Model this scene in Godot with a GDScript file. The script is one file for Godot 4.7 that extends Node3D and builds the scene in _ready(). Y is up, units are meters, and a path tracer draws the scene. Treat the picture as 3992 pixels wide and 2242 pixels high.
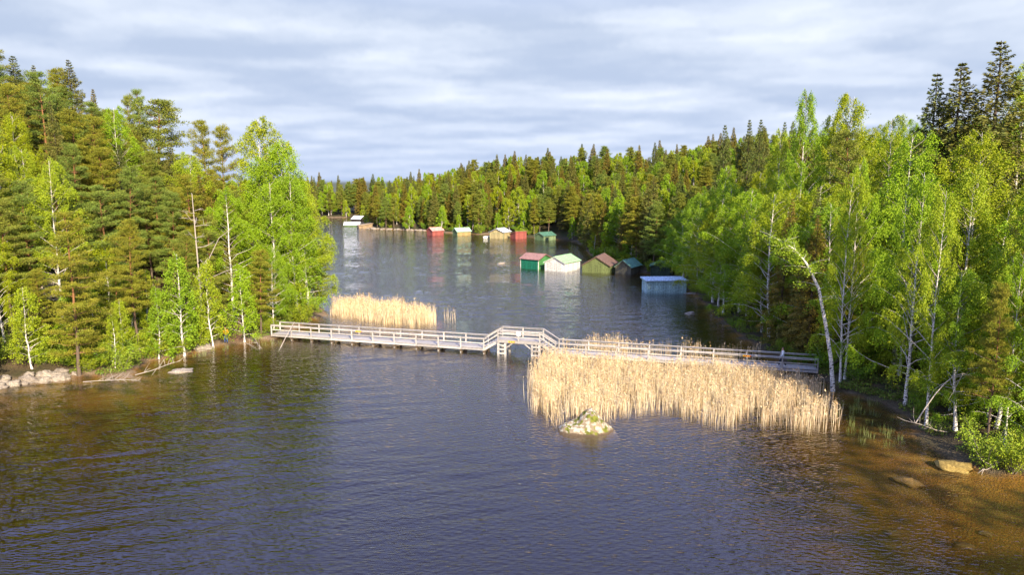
extends Node3D
# A flooded forest lake seen from a drone: footbridge, reed beds, boathouses, wooded banks.

var rng := RandomNumberGenerator.new()
var M := {}
var taken := {}
var land_left: PackedVector2Array
var land_right: PackedVector2Array
var nz_ground := FastNoiseLite.new()
var nz_patch := FastNoiseLite.new()
var nz_wind := FastNoiseLite.new()
var tree_kinds := {}
const SUN := Vector3(0.38, 0.52, 0.92)


# ---------------------------------------------------------------- helpers
func numbered(called: String) -> String:
	if not taken.has(called):
		taken[called] = 0
		return called
	taken[called] += 1
	return "%s_%03d" % [called, taken[called]]


func tag(o: Node3D, label := "", category := "", group := "", kind := "") -> Node3D:
	if label: o.set_meta("label", label)
	if category: o.set_meta("category", category)
	if group: o.set_meta("group", group)
	if kind: o.set_meta("kind", kind)
	return o


func base(called: String, at := Vector3.ZERO, turn := 0.0) -> Node3D:
	var o := Node3D.new()
	o.name = numbered(called)
	add_child(o)
	o.position = at
	o.rotation.y = turn
	return o


func part(called: String, mesh: Mesh, m: Material, parent: Node) -> MeshInstance3D:
	var o := MeshInstance3D.new()
	o.name = numbered(called) if parent == self else StringName(called)
	o.mesh = mesh
	o.material_override = m
	parent.add_child(o, true)
	return o


func lin(r: float, g: float, b: float, a := 1.0) -> Color:
	var c := Color(r, g, b).linear_to_srgb()
	c.a = a
	return c


func mat(key: String, c: Color, rough := 0.85) -> StandardMaterial3D:
	var m := StandardMaterial3D.new()
	m.resource_name = key
	m.albedo_color = c
	m.roughness = rough
	m.metallic_specular = 0.35
	M[key] = m
	return m


# a collector of triangles
class MB:
	var v := PackedVector3Array()
	var n := PackedVector3Array()
	var c := PackedColorArray()
	var uv := PackedVector2Array()
	var i := PackedInt32Array()
	var smooth := true
	var col := Color.WHITE

	func leaf(p: Vector3, d: Vector3, s: Vector3, col_: Color) -> void:
		var k := v.size()
		v.append(p)
		v.append(p + d * 0.5 + s)
		v.append(p + d)
		v.append(p + d * 0.5 - s)
		for q in 4: c.append(col_)
		i.append(k); i.append(k + 1); i.append(k + 2)
		i.append(k); i.append(k + 2); i.append(k + 3)

	func quad(a: Vector3, b: Vector3, d: Vector3, e: Vector3) -> void:
		var k := v.size()
		var nn := (e - a).cross(b - a).normalized()
		for p in [a, b, d, e]:
			v.append(p); n.append(nn); c.append(col)
		var w := a.distance_to(b)
		var h := a.distance_to(e)
		uv.append(Vector2(0, 0)); uv.append(Vector2(w, 0)); uv.append(Vector2(w, h)); uv.append(Vector2(0, h))
		i.append_array([k, k + 1, k + 2, k, k + 2, k + 3])

	func tri(a: Vector3, b: Vector3, d: Vector3) -> void:
		var k := v.size()
		var nn := (d - a).cross(b - a).normalized()
		for p in [a, b, d]:
			v.append(p); n.append(nn); c.append(col); uv.append(Vector2(p.x, p.y))
		i.append_array([k, k + 1, k + 2])

	# box between two points of its axis; size across; chamfered long edges
	func box(o: Vector3, ex: Vector3, ey: Vector3, ez: Vector3, ch := 0.0) -> void:
		# o centre, e* half axes
		var lx := ex.length()
		var ly := ey.length()
		var cx := ex * (1.0 - (ch / lx if lx > 0 else 0.0))
		var cy := ey * (1.0 - (ch / ly if ly > 0 else 0.0))
		var ring: Array = [ex + cy, cx + ey, -cx + ey, -ex + cy, -ex - cy, -cx - ey, cx - ey, ex - cy] if ch > 0.0 else [ex + ey, -ex + ey, -ex - ey, ex - ey]
		var m := ring.size()
		var flip := ex.cross(ey).dot(ez) > 0.0
		for q in m:
			var a: Vector3 = ring[q]
			var b: Vector3 = ring[(q + 1) % m]
			if flip: quad(o + a - ez, o + a + ez, o + b + ez, o + b - ez)
			else: quad(o + b - ez, o + b + ez, o + a + ez, o + a - ez)
		for s in [-1.0, 1.0]:
			for q in range(1, m - 1):
				if (s > 0.0) == flip: tri(o + ring[0] + ez * s, o + ring[q + 1] + ez * s, o + ring[q] + ez * s)
				else: tri(o + ring[0] + ez * s, o + ring[q] + ez * s, o + ring[q + 1] + ez * s)

	func bar(a: Vector3, b: Vector3, w: float, h: float, up := Vector3.UP, ch := 0.012) -> void:
		var ez := (b - a) * 0.5
		var ex := up.cross(ez).normalized()
		var ey := ez.cross(ex).normalized()
		box((a + b) * 0.5, ex * w * 0.5, ey * h * 0.5, ez, ch)

	func tube(p: PackedVector3Array, r: PackedFloat32Array, sides := 6, cols := PackedColorArray()) -> void:
		var k := v.size()
		var m := p.size()
		var side := Vector3.RIGHT
		var run := 0.0
		for q in m:
			var t := (p[mini(q + 1, m - 1)] - p[maxi(q - 1, 0)]).normalized()
			side = (side - t * side.dot(t))
			if side.length() < 0.05: side = t.cross(Vector3(0.3, 0.1, 1)).normalized()
			side = side.normalized()
			var other := t.cross(side)
			if q > 0: run += p[q].distance_to(p[q - 1])
			for s in sides + 1:
				var a := TAU * s / sides
				var d := side * cos(a) + other * sin(a)
				v.append(p[q] + d * r[q])
				n.append(d)
				c.append(cols[q] if cols.size() else col)
				uv.append(Vector2(float(s) / sides, run / 1.6))
		for q in m - 1:
			for s in sides:
				var a := k + q * (sides + 1) + s
				var b := a + sides + 1
				i.append_array([a, b, a + 1, a + 1, b, b + 1])

	func mesh() -> ArrayMesh:
		var a := []
		a.resize(Mesh.ARRAY_MAX)
		a[Mesh.ARRAY_VERTEX] = v
		if n.size() == v.size(): a[Mesh.ARRAY_NORMAL] = n
		if c.size() == v.size(): a[Mesh.ARRAY_COLOR] = c
		if uv.size() == v.size(): a[Mesh.ARRAY_TEX_UV] = uv
		a[Mesh.ARRAY_INDEX] = i
		var m := ArrayMesh.new()
		m.add_surface_from_arrays(Mesh.PRIMITIVE_TRIANGLES, a)
		return m


func rv(k := 1.0) -> Vector3:
	return Vector3(rng.randf_range(-k, k), rng.randf_range(-k, k), rng.randf_range(-k, k))


func rf(a: float, b: float) -> float:
	return rng.randf_range(a, b)


func jit(c: Color, k: float) -> Color:
	var f := 1.0 + rf(-k, k)
	return Color(c.r * f * (1.0 + rf(-k, k) * 0.4), c.g * f, c.b * f)


# ---------------------------------------------------------------- terrain shape
func seg_dist(p: Vector2, poly: PackedVector2Array) -> float:
	var best := 1e12
	var m := poly.size()
	for q in m:
		var a := poly[q]
		var ab := poly[(q + 1) % m] - a
		var ap := p - a
		var t := clampf(ap.dot(ab) / ab.length_squared(), 0.0, 1.0)
		best = minf(best, (ap - ab * t).length_squared())
	return sqrt(best)


# distance to the shore, positive on land
func shore(x: float, z: float) -> float:
	var p := Vector2(x, z)
	var d := minf(seg_dist(p, land_left), seg_dist(p, land_right))
	var inside := Geometry2D.is_point_in_polygon(p, land_left) or Geometry2D.is_point_in_polygon(p, land_right)
	return (d if inside else -d) + nz_patch.get_noise_2d(x * 6.0, z * 6.0) * 0.6


const HILLS := [[-62, -96, 17.0], [-48, -105, 14.5], [-36, -96, 7], [-56, -72, 14.5], [-95, -60, 14], [-80, -140, 9], [46, -70, 6.5], [46, -45, 5], [60, -20, 6], [46, -120, 11.5], [48, -170, 15],
	[30, -245, 14.5], [0, -262, 13], [-40, -288, 8], [-60, -305, 4.5], [-90, -390, 3], [-150, -380, 4], [70, -300, 19], [90, -100, 10]]


func height(x: float, z: float, sd: float) -> float:
	if sd > 0.0:
		var w := 0.0
		var h := 0.0
		for q in HILLS:
			var k := 1.0 / (pow((x - q[0]) * (x - q[0]) + (z - q[1]) * (z - q[1]), 1.5) + 50.0)
			w += k
			h += k * q[2]
		var ramp := smoothstep(0.5, 29.0 if x < 0.0 and z > -130.0 else 40.0, sd)
		return 0.42 * (1.0 - exp(-sd / 1.6)) + h / w * ramp + nz_ground.get_noise_2d(x * 5.0, z * 5.0) * 0.7 * smoothstep(1.0, 10.0, sd)
	var slope := 0.2
	slope = lerpf(slope, 0.05, smoothstep(36.0, 14.0, Vector2(x - 30.0, z + 32.0).length()))
	slope = lerpf(slope, 0.045, smoothstep(40.0, 16.0, Vector2(x + 44.0, z + 44.0).length()))
	return maxf(-5.0, sd * slope - 0.05) + nz_ground.get_noise_2d(x * 9.0, z * 9.0) * 0.1 * smoothstep(0.0, -2.0, sd)


func ground_at(x: float, z: float) -> float:
	return height(x, z, shore(x, z))


func steps(marks: Array) -> PackedFloat32Array:
	# [start, [end, step], ...]
	var out := PackedFloat32Array([marks[0]])
	var at: float = marks[0]
	for q in range(1, marks.size()):
		var e: float = marks[q][0]
		var k := int(ceil(absf(e - at) / marks[q][1]))
		for s in k: out.append(lerpf(at, e, float(s + 1) / k))
		at = e
	return out


func grid_mesh(xs: PackedFloat32Array, zs: PackedFloat32Array, f: Callable, colors: Callable, uv_scale: float, colored := true) -> ArrayMesh:
	var b := MB.new()
	var nx := xs.size()
	var nzz := zs.size()
	for z in zs:
		for x in xs:
			b.v.append(Vector3(x, f.call(x, z), z))
			b.uv.append(Vector2(x, z) * uv_scale)
	b.n.resize(b.v.size())
	for j in nzz:
		for q in nx:
			var l := b.v[j * nx + maxi(q - 1, 0)]
			var r := b.v[j * nx + mini(q + 1, nx - 1)]
			var u := b.v[maxi(j - 1, 0) * nx + q]
			var d := b.v[mini(j + 1, nzz - 1) * nx + q]
			var nn := (d - u).cross(r - l).normalized()
			b.n[j * nx + q] = nn if nn.y > 0 else -nn
	if colored:
		for p in b.v: b.c.append(colors.call(p))
	for j in nzz - 1:
		for q in nx - 1:
			var a := j * nx + q
			b.i.append_array([a, a + nx, a + 1, a + 1, a + nx, a + nx + 1])
	return b.mesh()


# ---------------------------------------------------------------- textures
func noise_image(w: int, h: int, freq_x: float, freq_y: float, seed_: int, oct := 4) -> Image:
	# a tiling image of noise on a torus
	var nzz := FastNoiseLite.new()
	nzz.seed = seed_
	nzz.frequency = 1.0
	nzz.fractal_octaves = oct
	var im := Image.create(w, h, false, Image.FORMAT_L8)
	for y in h:
		for x in w:
			var a := TAU * x / w
			var u := float(y) / h
			# periodic across, blended along
			var p := Vector3(cos(a) * freq_x / TAU, sin(a) * freq_x / TAU, 0)
			var v1 := nzz.get_noise_3d(p.x, p.y, u * freq_y)
			var v2 := nzz.get_noise_3d(p.x, p.y, (u - 1.0) * freq_y)
			im.set_pixel(x, y, Color.from_hsv(0, 0, clampf(lerpf(v1, v2, u) * 0.5 / sqrt(u * u + (1 - u) * (1 - u)) + 0.5, 0, 1)))
	return im


func tex(im: Image) -> ImageTexture:
	return ImageTexture.create_from_image(im)


func ramp_image(src: Image, a: Color, b: Color, lo := 0.0, hi := 1.0) -> Image:
	var im := Image.create(src.get_width(), src.get_height(), false, Image.FORMAT_RGB8)
	for y in src.get_height():
		for x in src.get_width():
			im.set_pixel(x, y, a.lerp(b, clampf((src.get_pixel(x, y).r - lo) / (hi - lo), 0, 1)))
	return im


# ---------------------------------------------------------------- trees
func tree_mesh(kind: String, seed_: int, rich: float, bigger: float) -> Dictionary:
	rng.seed = seed_
	var t := MB.new()
	var l := MB.new()
	match kind:
		"birch": grow_birch(t, l, 18.0, rich, bigger, 1.0)
		"young_birch": grow_birch(t, l, 9.0, rich * 0.55, bigger, 0.8)
		"pine": grow_pine(t, l, 17.0, rich, bigger)
		"spruce": grow_spruce(t, l, 20.0, rich, bigger)
		"shrub": grow_shrub(t, l, 2.6, rich, bigger)
	return {"trunk": t.mesh(), "crown": l.mesh(), "height": {"birch": 18.0, "young_birch": 9.0, "pine": 17.0, "spruce": 20.0, "shrub": 2.6}[kind]}


func curve_pts(a: Vector3, dir: Vector3, length: float, sag: float, wob: float, m := 5) -> PackedVector3Array:
	var p := PackedVector3Array()
	var side := rv(1.0)
	for q in m:
		var u := float(q) / (m - 1)
		p.append(a + dir * length * u + Vector3.UP * sag * u * u + side * wob * sin(u * 3.0))
	return p


func along(p: PackedVector3Array, u: float) -> Vector3:
	var x := u * (p.size() - 1)
	var k := mini(int(x), p.size() - 2)
	return p[k].lerp(p[k + 1], x - k)


func taper(m: int, a: float, b: float) -> PackedFloat32Array:
	var r := PackedFloat32Array()
	for q in m: r.append(lerpf(a, b, float(q) / (m - 1)))
	return r


func grow_birch(t: MB, l: MB, H: float, rich: float, bigger: float, slim: float) -> void:
	var k := H / 18.0
	var bow := Vector3(rf(-1, 1), 0, rf(-1, 1)) * 0.7 * k
	var p := PackedVector3Array()
	var r := PackedFloat32Array()
	var cols := PackedColorArray()
	for q in 11:
		var u := q / 10.0
		p.append(Vector3(0, -0.3 + (H + 0.2) * u, 0) + bow * sin(u * 2.6) + Vector3(rf(-1, 1), 0, rf(-1, 1)) * 0.06)
		r.append(lerpf(0.17 * k + 0.02, 0.012, pow(u, 0.85)) * (1.35 if q == 0 else 1.0))
		cols.append(Color(1, 1, 1))
	t.tube(p, r, 7, cols)
	var nb := int(52 * lerpf(1.0, k, 0.4))
	var lobes := [rf(0, TAU), rf(0, TAU)]
	var green := Color(0.245, 0.305, 0.016)
	for q in nb:
		var u := 0.13 + 0.86 * pow(float(q) / nb, 0.92)
		var az := q * 2.4 + rf(-0.5, 0.5)
		var up := lerpf(0.35, 1.4, u) + rf(-0.2, 0.25)
		var dir := Vector3(cos(az), up, sin(az)).normalized()
		var ln: float = (0.9 + 4.6 * sin(clampf((1.02 - u) * 1.9, 0, PI * 0.5))) * k * slim * rf(0.65, 1.15) * (1.0 + 0.22 * cos(az - lobes[0]))
		var a := along(p, u)
		var bp := curve_pts(a, dir, ln, -0.16 * ln, 0.15 * ln, 5)
		t.col = Color(0.55, 0.5, 0.46) if u > 0.5 else Color(0.85, 0.83, 0.8)
		t.tube(bp, taper(5, 0.045 * k * (1.3 - u) + 0.008, 0.006), 4)
		var tw := int((5 + ln * 2.4) * rich / sqrt(maxf(k, 0.4)))
		for s in tw:
			var w := 0.22 + 0.78 * sqrt(rng.randf())
			var o := along(bp, minf(w, 0.999))
			var out := Vector3(dir.x, 0, dir.z).normalized().rotated(Vector3.UP, rf(-1.3, 1.3))
			var tl := rf(0.45, 1.35) * lerpf(1.0, k, 0.5)
			var td := (out * rf(0.25, 0.8) + Vector3.DOWN * rf(0.1, 1.0)).normalized()
			var tone := jit(green, 0.16)
			if rng.randf() < 0.25: tone = tone.lerp(Color(0.29, 0.34, 0.02), 0.5)
			var nl := int(13 + tl * 12)
			for w2 in nl:
				var f := float(w2) / nl
				var c := o + td * tl * f + Vector3.DOWN * tl * f * f * 0.45 + rv(0.16)
				var d := (td * 0.4 + Vector3.DOWN * 0.35 + rv(0.9)).normalized() * rf(0.10, 0.17) * bigger
				var sd := d.cross(rv(1.0)).normalized() * d.length() * 0.36
				l.leaf(c, d, sd, jit(tone, 0.14))


func grow_pine(t: MB, l: MB, H: float, rich: float, bigger: float) -> void:
	var bow := Vector3(rf(-1, 1), 0, rf(-1, 1)) * 0.45
	var p := PackedVector3Array()
	var r := PackedFloat32Array()
	var cols := PackedColorArray()
	for q in 12:
		var u := q / 11.0
		p.append(Vector3(0, -0.3 + (H - 0.2) * u, 0) + bow * sin(u * 3.0) + Vector3(rf(-1, 1), 0, rf(-1, 1)) * 0.05)
		r.append(lerpf(0.2, 0.03, u) * (1.3 if q == 0 else 1.0))
		cols.append(Color(0.20, 0.15, 0.115).lerp(Color(0.42, 0.20, 0.09), smoothstep(0.2, 0.5, u + rf(-0.05, 0.05))))
	t.tube(p, r, 7, cols)
	# dead lower branches
	for q in 7:
		var u := rf(0.14, 0.4)
		var az := rf(0, TAU)
		t.col = Color(0.26, 0.21, 0.17)
		t.tube(curve_pts(along(p, u), Vector3(cos(az), rf(-0.1, 0.3), sin(az)).normalized(), rf(0.6, 1.9), -0.15, 0.12, 4), taper(4, 0.026, 0.006), 4)
	var whorls := 15
	var low = [0.33, 0.2, 0.36, 0.16, 0.28][rng.randi() % 5]
	var lean := rf(0, TAU)
	for q in whorls:
		var u: float = low + (0.985 - low) * float(q) / (whorls - 1)
		var nbr := 4 + (q % 2)
		for s in nbr:
			var az := q * 1.9 + s * TAU / nbr + rf(-0.4, 0.4)
			var shape := 0.25 + pow(sin(clampf((1.02 - u) / 0.7 * PI * 0.62, 0.0, PI * 0.58)), 0.8)
			var ln: float = 2.6 * shape * rf(0.55, 1.15) * (1.0 + 0.2 * cos(az - lean))
			var up := lerpf(0.08, 0.75, smoothstep(0.55, 1.0, u)) + rf(-0.12, 0.2)
			var dir := Vector3(cos(az), up, sin(az)).normalized()
			var bp := curve_pts(along(p, u), dir, ln, rf(-0.06, 0.12) * ln, 0.14 * ln, 5)
			t.col = Color(0.36, 0.19, 0.10)
			t.tube(bp, taper(5, 0.05 * (1.25 - u) + 0.01, 0.008), 4)
			var pads := int(2 + ln * 2.6)
			for w in pads:
				var f := lerpf(0.35, 1.0, (w + rng.randf()) / pads)
				var o := along(bp, minf(f, 0.999)) + Vector3(rf(-1, 1), rf(-0.05, 0.3), rf(-1, 1)) * (0.42 * ln * 0.45)
				var tone := jit(Color(0.138, 0.163, 0.022), 0.2)
				if rng.randf() < 0.3: tone = tone.lerp(Color(0.185, 0.19, 0.027), 0.6)
				var rr := rf(0.36, 0.62)
				var nn := int(44 * rich)
				for w2 in nn:
					var e := rv(1.0)
					if e.length() > 1.0: e = e.normalized() * rng.randf()
					var c := o + Vector3(e.x * rr, e.y * rr * 0.42, e.z * rr)
					var d := (e * 0.6 + Vector3(0, 0.35, 0) + rv(0.5)).normalized() * rf(0.12, 0.22) * bigger
					var sd := d.cross(rv(1.0)).normalized() * rf(0.024, 0.04) * bigger
					l.leaf(c, d, sd, jit(tone, 0.13))


func grow_spruce(t: MB, l: MB, H: float, rich: float, bigger: float) -> void:
	var p := PackedVector3Array()
	var r := PackedFloat32Array()
	for q in 9:
		var u := q / 8.0
		p.append(Vector3(rf(-1, 1) * 0.04, -0.3 + (H + 0.2) * u, rf(-1, 1) * 0.04))
		r.append(lerpf(0.22, 0.015, u))
	t.col = Color(0.13, 0.095, 0.075)
	t.tube(p, r, 7)
	var whorls := 46
	var lob := rf(0, TAU)
	for q in whorls:
		var u := 0.09 + 0.9 * float(q) / (whorls - 1)
		var nbr := 6 if u < 0.85 else 5
		for s in nbr:
			if rng.randf() < 0.08: continue
			var az := q * 1.3 + s * TAU / nbr + rf(-0.3, 0.3)
			var ln: float = (0.12 + 4.1 * pow(1.0 - u, 0.9)) * rf(0.62, 1.15) * (1.0 + 0.15 * cos(az - lob))
			if u < 0.2: ln *= rf(0.5, 1.0)
			var slope := lerpf(-0.32, 0.75, smoothstep(0.25, 1.0, u)) + rf(-0.1, 0.1)
			var dir := Vector3(cos(az), slope, sin(az)).normalized()
			var bp := curve_pts(along(p, u), dir, ln, 0.10 * ln, 0.05 * ln, 4)
			t.col = Color(0.12, 0.085, 0.06)
			t.tube(bp, taper(4, 0.03 * (1.2 - u) + 0.006, 0.005), 3)
			var tone := jit(Color(0.115, 0.122, 0.023), 0.22)
			if rng.randf() < 0.35: tone = tone.lerp(Color(0.15, 0.125, 0.03), rf(0.2, 0.7))
			var nn := int((12 + ln * 30) * rich)
			var flat := Vector3(-sin(az), 0, cos(az))
			for w in nn:
				var f := sqrt(rng.randf())
				var o := along(bp, minf(f, 0.999))
				var sgn := -1.0 if rng.randf() < 0.5 else 1.0
				var spread := (1.0 - f * 0.6) * 0.42 * minf(1.0, ln)
				var c := o + flat * sgn * rng.randf() * spread + Vector3.DOWN * rng.randf() * 0.42 * minf(1.0, ln * 0.6) + rv(0.04)
				var d := (dir * 0.5 + flat * sgn * 0.6 + Vector3.DOWN * rf(0.1, 0.9) + rv(0.25)).normalized() * rf(0.16, 0.32) * bigger
				if u > 0.88: d *= 0.62
				var sd := d.cross(rv(1.0)).normalized() * rf(0.03, 0.055) * bigger
				l.leaf(c, d, sd, jit(tone, 0.15))


func grow_shrub(t: MB, l: MB, H: float, rich: float, bigger: float) -> void:
	var green := Color(0.175, 0.24, 0.02)
	for q in 9:
		var az := q * 2.4
		var dir := Vector3(cos(az), rf(1.1, 2.6), sin(az)).normalized()
		var ln := H * rf(0.7, 1.1)
		var p := curve_pts(Vector3(rf(-0.1, 0.1), -0.15, rf(-0.1, 0.1)), dir, ln, -0.12 * ln, 0.12, 5)
		t.col = Color(0.3, 0.26, 0.2)
		t.tube(p, taper(5, 0.028, 0.006), 4)
		for s in int(17 * rich):
			var f := lerpf(0.25, 1.0, rng.randf())
			var o := along(p, minf(f, 0.999)) + rv(0.3)
			var tone := jit(green, 0.2)
			for w in 15:
				var d := (rv(1.0) + dir * 0.3).normalized() * rf(0.07, 0.14) * bigger
				l.leaf(o + rv(0.2), d, d.cross(rv(1.0)).normalized() * d.length() * 0.33, jit(tone, 0.14))


func plant_tree(kind: String, x: float, z: float, h: float, wide: float, label: String, group: String, near: bool, tint := -1, lean := Vector3.ZERO, y := NAN) -> Node3D:
	var list: Array = tree_kinds[kind + ("" if near else "_far")]
	var v: Dictionary = list[rng.randi() % list.size()]
	var gy := ground_at(x, z) if is_nan(y) else y
	var names := {"birch": "birch_tree", "young_birch": "young_birch_tree", "pine": "pine_tree", "spruce": "spruce_tree", "shrub": "leafy_shrub"}
	var o := base(names[kind], Vector3(x, gy, z), 0.0)
	var s: float = h / v.height
	o.basis = Basis(Vector3(lean.z, 0, -lean.x).normalized(), lean.length()) * Basis(Vector3.UP, rf(0, TAU)) * Basis.from_scale(Vector3(s * wide, s, s * wide)) if lean.length() > 0.001 else Basis(Vector3.UP, rf(0, TAU)) * Basis.from_scale(Vector3(s * wide, s, s * wide))
	var lead := "stem" if kind == "shrub" else "trunk"
	part(lead, v.trunk, M["bark_birch"] if kind.ends_with("birch") else M["bark"], o)
	var mats: Array = M["leaf_" + ("birch" if kind.ends_with("birch") else kind)]
	part("crown" if kind != "shrub" else "foliage", v.crown, mats[tint if tint >= 0 else rng.randi() % mats.size()], o)
	tag(o, label, "shrub" if kind == "shrub" else "tree", group)
	return o


# ---------------------------------------------------------------- bodies: capsule field and surface nets
func sdf_into(b: MB, bones: Array, cell: float, k: float, grow := 0.0) -> void:
	var lo := Vector3(1e9, 1e9, 1e9)
	var hi := -lo
	for q in bones:
		var rr: float = maxf(q[2], q[3]) + grow + cell * 3 + k
		for e in 2:
			lo = lo.min(q[e] - Vector3.ONE * rr)
			hi = hi.max(q[e] + Vector3.ONE * rr)
	var nx := int((hi.x - lo.x) / cell) + 2
	var ny := int((hi.y - lo.y) / cell) + 2
	var nz_ := int((hi.z - lo.z) / cell) + 2
	var f := PackedFloat32Array()
	f.resize(nx * ny * nz_)
	f.fill(1.0)
	for q in bones:
		var a: Vector3 = q[0]
		var ba: Vector3 = q[1] - a
		var l2 := maxf(ba.length_squared(), 1e-9)
		var rr: float = maxf(q[2], q[3]) + grow + cell * 3 + k
		var i0 := ((a.min(q[1]) - Vector3.ONE * rr - lo) / cell).floor().max(Vector3.ZERO)
		var i1 := ((a.max(q[1]) + Vector3.ONE * rr - lo) / cell).ceil()
		for z in range(int(i0.z), mini(int(i1.z) + 1, nz_)):
			for y in range(int(i0.y), mini(int(i1.y) + 1, ny)):
				for x in range(int(i0.x), mini(int(i1.x) + 1, nx)):
					var pa := lo + Vector3(x, y, z) * cell - a
					var t := clampf(pa.dot(ba) / l2, 0.0, 1.0)
					var d: float = (pa - ba * t).length() - lerpf(q[2], q[3], t) - grow
					var w := (z * ny + y) * nx + x
					var o := f[w]
					var h := maxf(k - absf(o - d), 0.0) / k
					f[w] = minf(o, d) - h * h * k * 0.25
	var at := {}
	for z in nz_ - 1:
		for y in ny - 1:
			for x in nx - 1:
				var w := (z * ny + y) * nx + x
				var sum := Vector3.ZERO
				var m := 0
				var first := f[w] < 0.0
				var same := true
				for c in range(1, 8):
					if (f[w + (c & 1) + ((c >> 1) & 1) * nx + (c >> 2) * nx * ny] < 0.0) != first:
						same = false
						break
				if same: continue
				for e in [[0, 1], [2, 3], [4, 5], [6, 7], [0, 2], [1, 3], [4, 6], [5, 7], [0, 4], [1, 5], [2, 6], [3, 7]]:
					var fa := f[w + (e[0] & 1) + ((e[0] >> 1) & 1) * nx + (e[0] >> 2) * nx * ny]
					var fb := f[w + (e[1] & 1) + ((e[1] >> 1) & 1) * nx + (e[1] >> 2) * nx * ny]
					if (fa < 0.0) != (fb < 0.0):
						var t := fa / (fa - fb)
						sum += Vector3(e[0] & 1, (e[0] >> 1) & 1, e[0] >> 2).lerp(Vector3(e[1] & 1, (e[1] >> 1) & 1, e[1] >> 2), t)
						m += 1
				at[w] = b.v.size()
				b.v.append(lo + (Vector3(x, y, z) + sum / m) * cell)
				var g := Vector3(f[w + 1] - f[w], f[w + nx] - f[w], f[w + nx * ny] - f[w])
				g += Vector3(f[w + 1 + nx + nx * ny] - f[w + nx + nx * ny], f[w + 1 + nx + nx * ny] - f[w + 1 + nx * ny], f[w + 1 + nx + nx * ny] - f[w + 1 + nx])
				b.n.append(g.normalized())
				b.c.append(b.col)
				b.uv.append(Vector2.ZERO)
	for w in at:
		for ax in 3:
			var st: int = [1, nx, nx * ny][ax]
			if (f[w] < 0.0) == (f[w + st] < 0.0): continue
			var s1: int = [nx, nx * ny, 1][ax]
			var s2: int = [nx * ny, 1, nx][ax]
			if not (at.has(w - s1) and at.has(w - s2) and at.has(w - s1 - s2)): continue
			var qd := [at[w], at[w - s1], at[w - s1 - s2], at[w - s2]]
			if f[w] < 0.0: b.i.append_array([qd[0], qd[2], qd[1], qd[0], qd[3], qd[2]])
			else: b.i.append_array([qd[0], qd[1], qd[2], qd[0], qd[2], qd[3]])


func mirrored(p: Vector3, s: float) -> Vector3:
	return Vector3(p.x * s, p.y, p.z)


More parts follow.
